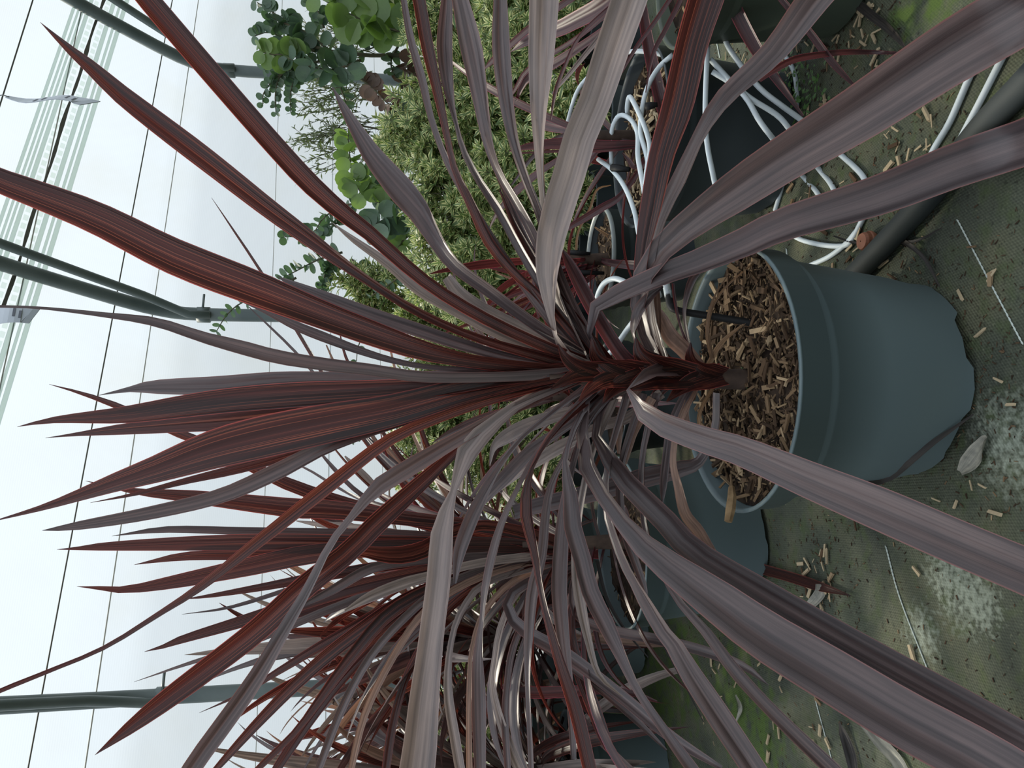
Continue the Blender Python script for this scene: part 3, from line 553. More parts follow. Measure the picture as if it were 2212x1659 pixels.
P2, c2, z2, rg2, m2 = cordyline((-0.315, 1.47), 'dense red cordyline in a slate pot standing next behind the main pot', 0.335, 0.254, M_pot, 21, 200, 0.016, 0.0, stem=0.22)
PL2 = [
 (0.05,'r',[(106,830,0),(180,850,8),(263,880,14),(375,930,18),(470,968,20),(600,1034,26),(680,1065,28),(760,1090,28),(900,1125,26),(1050,1150,26),(1200,1180,26)]),
 (-.05,'r',[(185,1039,0),(230,1048,6),(300,1062,14),(400,1070,26),(500,1081,34),(640,1096,42),(730,1100,40),(911,1121,30),(1002,1130,26),(1150,1155,26),(1260,1185,26)]),
 (0.05,'g',[(242,1158,0),(358,1143,14),(516,1146,17),(700,1150,20),(900,1155,20),(1200,1185,22)]),
 (0.00,'r',[(123,1187,0),(170,1184,8),(238,1179,19),(397,1173,30),(516,1170,34),(636,1169,34),(780,1170,30),(900,1170,26),(1100,1172,24),(1260,1187,24)]),
 (0.04,'r',[(290,1220,0),(397,1203,18),(516,1200,21),(700,1195,24),(1000,1188,24),(1240,1187,24)]),
 (-.04,'r',[(166,1267,0),(220,1271,9),(278,1274,16),(397,1254,30),(556,1222,40),(640,1204,42),(750,1190,38),(900,1183,32),(1100,1180,28),(1260,1187,26)]),
 (-.18,'r',[(718,1192,0),(745,1191,10),(785,1190,23),(830,1196,34),(870,1196,38),(911,1186,37),(947,1163,30),(985,1140,24),(1060,1130,22),(1180,1160,24),(1260,1190,24)]),
 (0.03,'r',[(397,1294,0),(450,1288,8),(560,1270,16),(700,1245,22),(900,1215,24),(1240,1190,24)]),
 (0.05,'g',[(393,1327,0),(500,1312,7),(640,1270,11),(760,1235,14),(1000,1205,16),(1240,1190,20)]),
 (0.05,'r',[(473,1302,0),(500,1320,7),(536,1338,12),(650,1325,18),(800,1280,22),(1000,1225,22),(1240,1192,22)]),
 (-.03,'r',[(312,1408,0),(350,1398,8),(397,1381,17),(516,1346,25),(640,1308,30),(800,1262,30),(1000,1222,28),(1240,1193,26)]),
 (0.03,'g',[(290,1473,0),(397,1437,7),(500,1405,12),(600,1365,15),(720,1315,18),(900,1255,18),(1240,1195,20)]),
 (0.04,'r',[(430,1540,0),(520,1500,8),(620,1440,16),(740,1370,22),(900,1290,24),(1240,1196,24)]),
 (-.08,'r',[(470,1659,14),(560,1560,22),(660,1460,28),(770,1370,30),(900,1285,28),(1080,1225,26),(1250,1195,26)]),
 (-.10,'r',[(600,1659,20),(680,1540,26),(760,1440,30),(860,1350,30),(980,1270,28),(1120,1215,26),(1250,1195,26)]),
 (-.08,'g',[(652,1310,6),(720,1275,20),(800,1230,22),(880,1215,20),(1000,1205,18),(1200,1195,20)]),
 (-.10,'s',[(745,1320,6),(800,1290,22),(870,1262,24),(930,1245,20),(1050,1215,18),(1220,1195,20)]),
 (-.12,'r',[(560,1659,14),(640,1580,14),(700,1500,20),(760,1420,26),(850,1320,28),(980,1255,26),(1120,1215,24),(1240,1196,22)]),
 (-.14,'g',[(690,1659,16),(740,1530,18),(800,1420,18),(880,1330,18),(970,1260,16),(1100,1215,16),(1240,1195,18)]),
 (-.16,'t',[(760,1659,14),(790,1540,16),(850,1420,16),(920,1320,16),(1010,1260,16),(1120,1220,16),(1240,1200,18)]),
 (-.10,'r',[(835,1659,18),(850,1560,18),(880,1460,16),(930,1370,16),(1000,1290,18),(1120,1225,18),(1240,1200,20)]),
 (-.16,'s',[(1000,1690,20),(985,1600,22),(970,1500,20),(975,1400,13),(1000,1320,14),(1060,1255,16),(1240,1205,18)]),
 (-.16,'t',[(1015,1690,14),(1014,1600,13),(1015,1500,11),(1022,1400,9),(1050,1320,12),(1120,1250,14),(1250,1205,18)]),
 (-.20,'s',[(1140,1700,22),(1105,1620,22),(1080,1550,18),(1065,1480,15),(1070,1430,13),(1085,1350,14),(1130,1270,14),(1250,1210,18)]),
 (-.18,'g',[(1098,1659,14),(1092,1550,16),(1098,1470,14),(1110,1400,15),(1140,1330,15),(1190,1260,14),(1260,1210,18)]),
 (-.18,'r',[(1330,1645,4),(1310,1600,24),(1280,1520,30),(1250,1440,28),(1235,1370,22),(1240,1300,16),(1265,1225,18)]),
 (-.05,'e',[(1085,1480,10),(1110,1490,20),(1160,1495,24),(1230,1492,22),(1300,1488,18),(1370,1498,12),(1420,1515,3)][::-1]),
 (-.22,'g',[(1660,1480,2),(1610,1440,16),(1520,1405,22),(1420,1380,22),(1320,1360,22),(1250,1330,20),(1240,1260,18),(1275,1210,18)]),
 (-.30,'g',[(1560,1659,10),(1450,1590,24),(1340,1500,26),(1220,1410,28),(1120,1350,26),(1100,1290,20),(1180,1240,18),(1270,1212,18)]),
 (-.16,'g',[(1440,1620,4),(1380,1560,14),(1300,1490,16),(1210,1420,18),(1150,1370,18),(1140,1300,16),(1200,1240,16),(1275,1212,18)]),
 (-.10,'r',[(1760,1262,22),(1690,1240,22),(1600,1217,22),(1500,1200,20),(1400,1190,18),(1330,1190,18)]),
 (-.10,'r',[(1330,1190,4),(1340,1150,20),(1350,1125,22),(1345,1095,14),(1335,1085,4)]),
 (-.15,'d',[(1520,1560,2),(1460,1440,6),(1400,1330,8),(1360,1250,9),(1330,1200,9)]), (-.12,'d',[(1470,1300,2),(1420,1270,7),(1370,1230,9),(1330,1190,8)]), (-.08,'d',[(1400,1420,2),(1350,1360,6),(1310,1290,8),(1290,1210,8)]),
]
for k, (d, kd, pts) in enumerate(PL2): px_leaf(P2, pts, d, kd, 1.47, sd=100 + k, n=24)
grow(P2, c2, z2, rg2, 26, 0.22, 0.38, 0.6, 0.034, 'rrrgge', azr=(0.6, 3.9), elr=(-0.1, 1.2))

def small(x, y, Y): return at(x, y, Y)
PB, cb, zb, rgb, mb_ = cordyline((-0.47, 2.06), 'slender thin-leaved cordyline half hidden behind the dense red one', 0.26, 0.22, M_pot, 33, 60, stem=0.3)
for k, (kd, pts) in enumerate([('r',[(457,427,0),(500,490,4),(564,585,6),(640,708,7),(701,808,8),(760,905,9),(830,1000,12),(950,1110,14),(1080,1190,16)]),
 ('g',[(538,663,2),(590,712,5),(638,759,6),(700,830,7),(790,940,9),(900,1040,12),(1050,1180,14)]), ('t',[(705,745,3),(730,800,6),(780,900,8),(850,1000,10),(960,1110,12),(1080,1200,14)]),
 ('r',[(735,720,2),(745,765,6),(790,860,7),(840,950,9),(930,1060,12),(1060,1180,14)]), ('s',[(745,985,3),(770,1010,15),(800,1040,17),(830,1075,15),(900,1110,16),(1050,1180,14)]),
 ('g',[(612,990,2),(668,1015,5),(730,1052,6),(800,1085,8),(930,1130,12),(1060,1190,14)]), ('t',[(825,955,3),(850,985,16),(880,1020,20),(930,1075,18),(1000,1130,14),(1080,1190,14)]),
 ('r',[(770,930,3),(800,965,9),(860,1030,12),(940,1100,14),(1080,1190,14)]), ('t',[(830,700,2),(850,780,5),(880,900,7),(930,1010,9),(1000,1110,12),(1090,1190,14)]), ('g',[(690,975,4),(720,1010,9),(770,1060,10),(850,1110,12),(1000,1170,14),(1080,1195,14)]),
 ('s',[(640,1125,2),(690,1132,12),(740,1135,14),(860,1150,14),(1060,1190,14)]), ('r',[(880,840,2),(900,900,9),(940,1000,12),(1000,1100,14),(1090,1190,14)])]): px_leaf(PB, pts, 0.1, kd, 2.06, sd=200 + k, n=22)
grow(PB, cb, zb, rgb, 34, 0.35, 0.4, 0.62, 0.028, 'rrgges', elr=(0.0, 1.1))
P3, c3, z3, rg3, _ = cordyline((-0.72, 2.15), 'bushy red cordyline third along the row in a slate pot on moss', 0.30, 0.254, M_pot, 41, 70, stem=0.3); grow(P3, c3, z3, rg3, 100, 0.32, 0.42, 0.72, 0.036, 'rrrgsst', elr=(-0.35, 1.5))
P4, c4, z4, rg4, _ = cordyline((-1.13, 2.62), 'far red cordyline in the last slate pot by the glazed wall', 0.30, 0.254, M_pot, 43, 60, stem=0.3); grow(P4, c4, z4, rg4, 95, 0.32, 0.42, 0.75, 0.036, 'rrrgsst', elr=(-0.3, 1.5))
P5, c5, z5, rg5, _ = cordyline((-1.02, 1.98), 'red cordyline with many arching grey leaves beside the mossy path', 0.28, 0.24, M_pot, 47, 60, stem=0.34); grow(P5, c5, z5, rg5, 115, 0.34, 0.42, 0.7, 0.034, 'rrggsst', elr=(-0.3, 1.5))

# right-hand pots
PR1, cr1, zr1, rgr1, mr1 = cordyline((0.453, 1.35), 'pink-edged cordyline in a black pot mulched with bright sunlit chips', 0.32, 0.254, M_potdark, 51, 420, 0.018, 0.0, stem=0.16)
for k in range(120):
    rr = 0.13 * math.sqrt(rgr1.random()); a = rgr1.uniform(0, 6.283); chip_at((cr1[0] + rr * math.cos(a), cr1[1] + rr * math.sin(a), zr1 + rgr1.uniform(0.004, 0.012)), rgr1.uniform(0.012, 0.03), rgr1, mr1, src=PALE)  # dry pale wood; its lighter colour also stands in for sunlight on this mulch
for k, (d, kd, pts) in enumerate([(0.05,'e',[(1100,326,3),(1150,316,16),(1220,311,24),(1300,315,22),(1390,312,14)]), (0.03,'e',[(1110,332,3),(1200,327,6),(1300,325,8),(1390,316,8)]), (0.02,'e',[(1345,330,3),(1358,345,8),(1372,360,10),(1395,340,8)]),
 (-.12,'e',[(1530,470,10),(1505,420,26),(1478,337,32),(1440,250,28),(1410,135,26),(1394,51,22),(1388,-10,12)][::-1]), (-.15,'r',[(1500,372,6),(1540,350,28),(1580,350,34),(1640,345,34),(1760,320,20),(1830,300,6)][::-1]),
 (0.08,'e',[(1180,520,4),(1250,480,14),(1300,450,16),(1345,420,12),(1400,340,10)]), (0.1,'g',[(1105,400,4),(1160,330,10),(1230,290,10),(1320,300,8),(1395,312,8)])]): px_leaf(PR1, pts, d, kd, 1.33, sd=300 + k, n=22)
grow(PR1, cr1, zr1, rgr1, 9, 0.12, 0.28, 0.42, 0.024, 'e', azr=(0.5, 2.9), elr=(0.0, 0.9))
PR2, cr2, zr2, rgr2, mr2 = cordyline(tuple(at(1290, 560, 1.80)[:2]), 'small red cordyline in a ribbed black pot with a pale rim', 0.245, 0.205, M_potdark, 53, 160, 0.016, 0.0, ribs=4, stem=0.14, jag=False)
V, F = lathe([(0.1235, 0.199), (0.126, 0.2075), (0.119, 0.2085), (0.117, 0.200)], cr2, 48); obj('rim', mesh('rim', V, F, plain('grey_pot_rim', (0.17, 0.19, 0.18), 0.4, 0.5)), PR2)
for k, (d, kd, pts) in enumerate([(0.0,'e',[(1042,575,2),(1090,585,10),(1140,592,13),(1200,590,12),(1290,570,8)]), (0.0,'t',[(1070,588,2),(1110,603,6),(1170,608,8),(1290,575,8)]), (0.0,'e',[(990,680,3),(1060,655,12),(1150,620,14),(1230,590,12),(1290,570,10)]),
 (0.05,'e',[(1020,705,3),(1100,680,12),(1180,640,14),(1285,580,10)]), (-.05,'e',[(1060,740,3),(1130,700,12),(1210,650,14),(1290,590,10)]), (0.05,'r',[(1090,610,3),(1150,612,14),(1220,605,16),(1290,580,10)]), (0.0,'r',[(960,720,3),(1040,690,10),(1120,655,12),(1200,620,12),(1290,585,10)]),
 (0.0,'b',[(1450,560,8),(1390,545,12),(1340,525,10),(1300,500,6),(1285,490,3)]), (0.0,'b',[(1320,400,2),(1290,410,5),(1275,450,6),(1250,500,5),(1245,540,6)])]): px_leaf(PR2, pts, d, kd, 1.80, sd=330 + k, n=20)
grow(PR2, cr2, zr2, rgr2, 14, 0.12, 0.3, 0.5, 0.022, 'e', azr=(2.2, 4.6), elr=(0.1, 1.1))
PK, ck, zk, rgk, _ = cordyline((-0.03, 1.66), 'small dark-leaved cordyline in a black pot hidden behind the main stem', 0.26, 0.22, M_potdark, 59, 60, stem=0.16); grow(PK, ck, zk, rgk, 16, 0.16, 0.3, 0.48, 0.026, 'egr', elr=(0.1, 1.2))
PR3, cr3, zr3, rgr3, _ = cordyline((0.672, 1.10), 'pink-edged cordyline in an olive pot on the bright mossy floor', 0.30, 0.254, M_potolive, 57, 120, stem=0.2)
for k, (d, kd, Y, pts) in enumerate([(0.3,'e',1.12,[(1103,112,0),(1142,87,20),(1203,65,30),(1244,45,34),(1298,14,36),(1360,-40,26)]), (0.3,'e',1.12,[(1112,228,0),(1129,183,14),(1150,160,20),(1203,135,20),(1300,70,14),(1380,0,14)]), (0.3,'e',1.12,[(1092,226,1),(1115,190,8),(1146,146,10),(1250,80,10),(1370,-20,10)]),
 (0.2,'g',1.12,[(1192,203,3),(1230,160,9),(1300,76,12),(1370,0,12)]), (0.2,'e',1.12,[(1190,260,2),(1200,200,8),(1222,140,8),(1260,70,8),(1360,-20,10)]), (0.0,'e',1.05,[(1735,250,4),(1674,162,18),(1623,84,27),(1585,10,28),(1560,-40,22)]), (0.0,'e',1.0,[(1855,195,3),(1799,135,14),(1748,67,14),(1690,0,12),(1650,-50,10)]),
 (0.0,'e',1.0,[(1968,116,4),(1850,113,10),(1782,118,12),(1714,130,14),(1660,160,12),(1640,175,8)]), (0.2,'e',1.12,[(1045,150,2),(1066,130,12),(1100,100,14),(1160,50,14),(1260,-20,14)]), (.1,'e',1.12,[(1395,200,2),(1410,120,8),(1440,60,10),(1470,0,10),(1480,-40,10)]), (.1,'e',1.1,[(1330,180,2),(1370,110,8),(1420,40,9),(1460,-20,9)])]): px_leaf(PR3, pts, d, kd, Y, sd=360 + k, n=20)
b_ = empty('bark_piece', tuple(at(1577, 1100, 0.93))); tag(b_, 'splintered brown bark piece hanging over the main pot rim', 'bark')
V, F = tube([at(1580, 1052, 0.945), at(1581, 1075, 0.935), at(1578, 1100, 0.925), at(1573, 1127, 0.92)], [0.004, 0.006, 0.0065, 0.005], 6); obj('bark', mesh('bark', V, F, plain('bark_brown', (0.12, 0.078, 0.04), 0.85, 0.1, (0.22, 0.15, 0.08), 60, 0.6), smooth=False), b_)

# ================================================================== background: eucalyptus
DISC = []
for k in range(3):
    V = [(0, 0, 0)]; U = [(0.5, 0.5)]; F = []; nn = 12
    for r in (0.55, 1.0):
        for j in range(nn):
            a = 2 * math.pi * j / nn; V.append((0.5 + 0.5 * r * math.cos(a) * (1 if k < 2 else 1.15), 0.5 * r * math.sin(a) * (1, 0.9, 0.6)[k], 0.10 * (r ** 2) * (0.6 + 0.4 * math.cos(2 * a + k)))); U.append((0.5, 0.5))
    V[0] = (0.5, 0, 0); F = [(0, 1 + j, 1 + (j + 1) % nn) for j in range(nn)] + [(1 + j, 1 + nn + j, 1 + nn + (j + 1) % nn, 1 + (j + 1) % nn) for j in range(nn)]
    DISC.append((V, F, U))
EUCM = {(k, nm): mesh('round_leaf', *DISC[k][:2], mt, DISC[k][2]) for k in range(3) for nm, mt in (('g', G_euc), ('l', G_eucl), ('b', G_eucb))}
def euc_branch(root, pts, Y, dpx, n, kind, rg, shape=0, face=0.6):
    C = catmull(np.array([(p[0], p[1], Y + (p[2] if len(p) > 2 else 0)) for p in pts], float), max(10, n)); P = np.array([at(c[0], c[1], c[2]) for c in C])
    V, F = tube(P, np.linspace(0.0045, 0.0015, len(P)), 6); br = obj('branch', mesh('branch', V, F, M_twig), root)
    off = Vector((0, 0, 0)); q = br
    while q is not None: off += q.location; q = q.parent
    T = norm(np.gradient(P, axis=0)); L = np.linspace(0.12, 1, n)
    for i, t in enumerate(L):
        j = int(t * (len(P) - 1)); p = P[j]; tg = Vector(T[j]); size = dpx * Y / FPX * (1.05 - 0.35 * t ** 3) * rg.uniform(0.85, 1.12)
        for sgn in (1, -1):
            ax = Vector((rg.gauss(0, 1), rg.gauss(0, 1), rg.gauss(0, 1))).cross(tg).normalized() if rg.random() > face else (tg.cross(Vector(p - CAM).normalized()).normalized())
            ax = (ax * sgn + tg * rg.uniform(0.1, 0.5)).normalized(); nrm = (Vector(CAM - p).normalized() + Vector((rg.gauss(0, .55), rg.gauss(0, .55), rg.gauss(0.3, .55)))); nrm = (nrm - ax * nrm.dot(ax)).normalized()
            mt3 = Matrix((ax, nrm.cross(ax), nrm)).transposed().to_4x4()
            o = bpy.data.objects.new('round_leaf', EUCM[(shape, kind)]); COL.objects.link(o); o.parent = br
            o.matrix_local = Matrix.Translation(Vector(p) - off) @ mt3 @ Matrix.Diagonal((size, size, size, 1))
def euc(label, gx, gy, Y, trunk, branches, seed):
    g = at(trunk[0][0], trunk[0][1], Y); root = empty('eucalyptus', (g[0], g[1], 0)); tag(root, label, 'shrub', 'eucalyptus shrubs by the glazed wall'); rg = random.Random(seed)
    P = [np.array([g[0], g[1], 0.0])] + [at(p[0], p[1], Y) for p in trunk]; V, F = tube(catmull(np.array(P), 20), np.linspace(0.011, 0.004, 20), 8); obj('trunk', mesh('trunk', V, F, M_twig), root)
    V, F = lathe([(0.075, 0), (0.09, 0.16), (0.094, 0.165), (0.088, 0.165), (0.08, 0.14), (0.001, 0.14)], (g[0], g[1], 0), 32); obj('pot', mesh('pot', V, F, M_potdark), root)
    for b in branches: euc_branch(root, b[0], Y + b[4] if len(b) > 4 else Y, b[1] * (0.85 if b[3] == 'g' else 1), int(b[2] * (1.35 if b[3] == 'g' else 1)), b[3], rg, b[5] if len(b) > 5 else 0, 0.4)
euc('tall eucalyptus with a drooping chain of big bright round leaves', 0, 0, 2.55, [(1100, 110), (950, 110), (860, 120), (740, 115), (640, 90)], [
 ([(890,75),(800,50),(735,20),(690,-5)], 58, 13, 'l', -.15), ([(920,40),(850,15),(770,-10),(700,-40)], 56, 12, 'l', -.12), ([(930,20),(880,-10),(830,-30)], 55, 7, 'g', -.05), ([(720,115),(660,70),(610,40),(555,5)], 34, 13, 'g'), ([(680,110),(620,85),(580,70),(550,78)], 32, 10, 'g'), ([(670,125),(620,120),(575,115),(560,108)], 36, 10, 'l', -.05),
 ([(780,130),(720,150),(660,140),(620,125)], 46, 9, 'g', -.08), ([(700,130),(640,145),(600,165),(570,200),(568,225)], 22, 14, 'g'), ([(690,150),(640,170),(628,200),(628,243)], 20, 12, 'g'), ([(640,140),(605,165),(595,205),(596,245)], 16, 12, 'g'), ([(760,150),(735,180),(745,215),(752,260)], 26, 8, 'g', 0, 2), ([(780,170),(810,195),(840,225),(860,228)], 26, 9, 'b', -.05), ([(900,120),(880,150),(895,180),(900,230)], 34, 7, 'b'), ([(700,60),(690,30),(670,5),(650,-15)], 26, 8, 'g'), ([(860,100),(845,130),(850,160),(870,180)], 26, 6, 'g', 0, 2), ([(840,60),(810,100),(780,110)], 34, 5, 'g', 0, 2), ([(640,60),(590,40),(570,20)], 26, 7, 'g'), ([(620,95),(600,130),(570,150)], 24, 7, 'g', 0, 2)], 61)
euc('eucalyptus with a dense upright column of overlapping round leaves', 0, 0, 2.6, [(1120, 400), (1000, 390), (900, 380), (860, 420)], [
 ([(980,330),(920,280),(880,245),(862,235)], 40, 10, 'g', -.1), ([(970,340),(900,310),(860,320),(835,330)], 34, 10, 'g'), ([(870,440),(800,432),(765,390),(755,330),(752,290)], 38, 20, 'l', -.08), ([(870,430),(830,390),(805,350),(795,330)], 28, 10, 'g'), ([(900,470),(840,470),(805,490),(790,500)], 52, 7, 'g', -.1), ([(900,500),(870,520),(850,555),(845,570)], 30, 8, 'l'), ([(960,300),(930,250),(915,200),(905,170)], 36, 9, 'g'), ([(900,420),(860,440),(820,450)], 40, 7, 'g'), ([(950,430),(900,440),(860,470)], 32, 8, 'g'), ([(900,330),(870,350),(850,370),(835,345)], 28, 8, 'g'), ([(780,440),(740,445),(700,470),(680,500)], 22, 8, 'g', 0, 2), ([(920,540),(890,560),(860,600),(800,640)], 22, 8, 'g', 0, 2)], 63)
euc('thin eucalyptus with sparse paired leaf sprigs near the hoop clamp', 0, 0, 2.75, [(1120, 640), (950, 620), (800, 590), (740, 560)], [
 ([(760,480),(710,485),(660,508),(612,512)], 30, 10, 'g'), ([(740,545),(690,560),(650,580),(608,602)], 28, 10, 'g', 0, 2), ([(740,560),(710,580),(700,600),(692,632)], 22, 12, 'g'), ([(640,600),(560,640),(520,655),(490,680),(468,715)], 22, 12, 'g', 0, 2), ([(850,680),(800,700),(775,745),(770,780)], 22, 5, 'g'), ([(900,880),(860,910),(800,930),(760,950)], 18, 8, 'g', 0, 2), ([(760,560),(800,600),(830,620)], 26, 6, 'g')], 67)
# fine-leaved twiggy shrub
def leafset(mb, p, ax, nrm, l, wd):
    ax = norm(ax); s = norm(np.cross(nrm, ax)); nn = np.cross(ax, s); mid = p + ax * l * 0.5 + nn * l * 0.06; tip = p + ax * l - nn * l * 0.05
    mb.add([p, mid - s * wd / 2, mid, mid + s * wd / 2, tip], [(0, 2, 1), (0, 3, 2), (1, 2, 4), (2, 3, 4)], [(0.5, 0), (0.02, .5), (0.5, .5), (0.98, .5), (0.5, 1)])
g = at(1100, 300, 2.8); fs = empty('twiggy_shrub', (g[0], g[1], 0)); tag(fs, 'fine-leaved olive-green twiggy shrub between the eucalyptus branches', 'shrub'); rg = random.Random(9)
tw = MB(); fo = MB(); V, F = tube([np.array([g[0], g[1], 0]), at(1000, 300, 2.8), at(880, 290, 2.8), at(770, 270, 2.8)], [0.008, 0.007, 0.005, 0.003], 6); tw.add(V, F)
for k in range(120):
    a0 = np.array([rg.uniform(700, 820), rg.uniform(60, 360)]); b0 = a0 + np.array([-rg.uniform(40, 90), rg.gauss(0, 30)]); b0[0] = max(b0[0], 585); Yk = 2.8 + rg.uniform(-.1, .1)
    A, B = at(a0[0], a0[1], Yk), at(b0[0], b0[1], Yk + rg.uniform(-.08, .08)); V, F = tube([A, (A + B) / 2 + np.array([0, 0, .004]), B], [0.0014, 0.0012, 0.0008], 4); tw.add(V, F)
    for j in range(14):
        t = (j + 1) / 14; p = A + (B - A) * t; ax = norm(B - A) + RNG.normal(0, 0.7, 3); leafset(fo, p, ax, RNG.normal(0, 1, 3), rg.uniform(0.022, 0.04), rg.uniform(0.005, 0.008))
tag(tw.build('twigs', M_twig, fs), kind='stuff'); tag(fo.build('fine_foliage', G_fine, fs), kind='stuff')

# ================================================================== background: variegated shrubs
VL = MB(); leafset(VL, np.zeros(3), np.array([1.0, 0, 0]), np.array([0, 0, 1.0]), 1.0, 0.36); VARL = mesh('leaf', VL.V, VL.F, G_var, VL.U)
SH = [((1010, 30), 140, 2.35, 'cream-edged shrub behind the grey strap leaves at the pale-lit pots'), ((1150, 50), 110, 2.15, 'low cream-edged shrub behind the pink-edged cordyline leaves'), ((960, 270), 120, 2.45, 'cream-edged shrub under the bright round eucalyptus leaves'), ((1080, 210), 110, 2.3, 'cream-edged shrub crossed by dark red strap leaves'),
      ((1000, 420), 120, 2.4, 'yellow-green variegated shrub behind the broad mauve leaf'), ((1120, 400), 110, 2.25, 'variegated shrub beside the shadowed gap by the sunlit chips'), ((1010, 570), 120, 2.4, 'variegated shrub with tall sprays beneath the eucalyptus sprigs'), ((1150, 520), 80, 2.3, 'small variegated shrub beside the ribbed black pot'),
      ((1100, 620), 90, 2.45, 'variegated shrub behind the fan of red basal leaves'), ((960, 700), 95, 2.6, 'variegated shrub behind the curved leaf bases of the main crown'), ((1080, 760), 110, 2.6, 'variegated shrub right behind the main stem'), ((950, 850), 95, 2.65, 'variegated shrub seen through the upright red leaves'), ((1030, 930), 110, 2.6, 'variegated shrub behind the thin crossing leaves'), ((930, 985), 85, 2.75, 'far variegated shrub between slender cordyline leaves'), ((1120, 1020), 100, 2.55, 'shaded variegated shrub behind the slender cordyline'), ((870, 300), 60, 2.6, 'sprig-like variegated shrub among the eucalyptus stems'), ((1160, 900), 100, 2.55, 'low variegated shrub behind the grey torn leaves'), ((1200, 1030), 90, 2.4, 'low shaded variegated shrub behind the horizontal torn leaf'), ((1120, 1180), 110, 2.75, 'shaded variegated shrub behind the dense red cordyline'), ((1060, 1350), 120, 2.95, 'dim variegated shrub behind the third cordyline of the row'), ((1020, 1530), 120, 3.1, 'dim variegated shrub at the wall behind the farthest cordylines'), ((1230, 250), 80, 1.95, 'low variegated shrub in the gap behind the bright chips'), ((1240, 440), 75, 2.1, 'low variegated shrub in the dark gap between the black pots'), ((800, 640), 70, 2.75, 'thin variegated shrub sending sprigs up to the wall')]
for k, ((x, y), r, Y, lab) in enumerate(SH):
    rg = random.Random(70 + k); ctr = at(x, y, Y); root = empty('variegated_shrub', (ctr[0], ctr[1], 0)); tag(root, lab, 'shrub', 'cream-variegated shrubs'); R_ = r * Y / FPX
    V, F = lathe([(0.07, 0), (0.085, 0.15), (0.089, 0.155), (0.082, 0.155), (0.075, 0.13), (0.001, 0.13)], (ctr[0], ctr[1], 0), 28); obj('pot', mesh('pot', V, F, M_potdark), root)
    st = MB(); fo = MB(); big = []
    V, F = tube([np.array([ctr[0], ctr[1], 0.1]), np.array([ctr[0], ctr[1], max(0.2, ctr[2] - R_ * 0.4)])], 0.006, 6); st.add(V, F)
    nro = int(190 * (r / 110) ** 2) if r > 75 else 90
    for j in range(nro):
        d = norm(RNG.normal(0, 1, 3)); d[1] = -abs(d[1]) * 0.8 if rg.random() < 0.75 else d[1]; rad = R_ * (0.35 + 0.85 * rg.random() ** 0.75); p = ctr + d * rad * np.array([1.05, 0.8, 1.0])
        if p[2] < 0.17: continue
        b = ctr + d * rad * 0.35; b[2] = max(b[2] - 0.04, 0.14); V, F = tube([b, (b + p) / 2 + RNG.normal(0, 0.01, 3), p], [0.0016, 0.0013, 0.001], 4); st.add(V, F)
        up = norm(d * 0.7 + np.array([0, -0.25, 0.5]) + RNG.normal(0, 0.2, 3))
        for t in range(3):
            q = p - up * 0.016 * t; m0 = rg.uniform(0, 6.28); e1 = norm(np.cross(up, [0.3, 0.9, 0.1])); e2 = np.cross(up, e1); m_n = 6 if t else 5
            for i in range(m_n):
                a = m0 + 6.283 * i / m_n; ax = (math.cos(a) * e1 + math.sin(a) * e2) * (0.75 + 0.25 * t) + up * (0.75 - 0.25 * t); l = rg.uniform(0.030, 0.048) * (0.8 if t == 0 else 1.0)
                if t == 1 and len(big) < 90 and d[1] < 0 and rg.random() < 0.3: big.append((q, norm(ax), up, l * 1.25))
                else: leafset(fo, q, ax, up, l, l * 0.33)
    tag(st.build('stems', M_twig, root), kind='stuff'); tag(fo.build('foliage', G_var, root), kind='stuff')
    for q, ax, up, l in big:
        o = bpy.data.objects.new('leaf', VARL); COL.objects.link(o); o.parent = root; ax = Vector(ax); nr = Vector(up); nr = (nr - ax * nr.dot(ax)).normalized()
        o.matrix_local = Matrix.Translation(Vector(q) - root.location) @ Matrix((ax, nr.cross(ax), nr)).transposed().to_4x4() @ Matrix.Diagonal((l, l, l, 1))

# ================================================================== drip irrigation
def tube_px(pts, label, r=0.0042, ground_z=None, group='white drip tubes'):
    P = np.array([ground(p[0], p[1], r) if len(p) < 3 else at(*p) for p in pts]); P[:, 2] = np.maximum(P[:, 2], r)
    V, F = tube(catmull(P, 40), r, 8); o = obj('drip_tube', mesh('drip_tube', V, F, M_tube)); return tag(o, label, 'tube', group)
tube_px([(1211,337,1.5),(1225,270,1.5),(1245,202,1.45),(1272,165,1.42),(1320,125,1.36),(1370,111,1.3),(1430,118,1.26),(1480,140,1.22)], 'white drip tube arching over the sunlit chips behind the grey strap leaf')
tube_px([(1356,250,1.30),(1355,229,1.28),(1360,209,1.26),(1373,229,1.24),(1394,277,1.22),(1404,321,1.21),(1398,360,1.20),(1394,400,1.2)], 'thin white tube in a tight hairpin loop on the bright chips')
tube_px([(1321,360,1.36),(1321,287,1.34),(1336,251,1.31),(1360,256,1.28),(1377,287,1.25),(1378,337,1.23),(1387,388,1.21),(1396,440,1.2)], 'white tube bent in a broad hook at the black pot rim')
tube_px([(1454,118,1.2),(1424,145,1.22),(1400,186,1.23),(1387,236,1.24),(1384,287,1.24),(1397,337,1.22),(1405,390,1.2)], 'white tube dropping steeply across the bright chips')
tube_px([(1292,344,1.38),(1323,368,1.34),(1350,405,1.28),(1370,456,1.22),(1381,510,1.17),(1400,580,1.12),(1425,640,1.08)], 'long white tube passing between the black pots to the main crown')
tube_px([(1556,34,1.14),(1566,84,1.13),(1589,125,1.12),(1640,189,1.11),(1691,230,1.10),(1741,267,1.10),(1816,334),(1843,358),(1866,384),(1885,430)], 'longest white tube sagging past the dark pot to the floor')
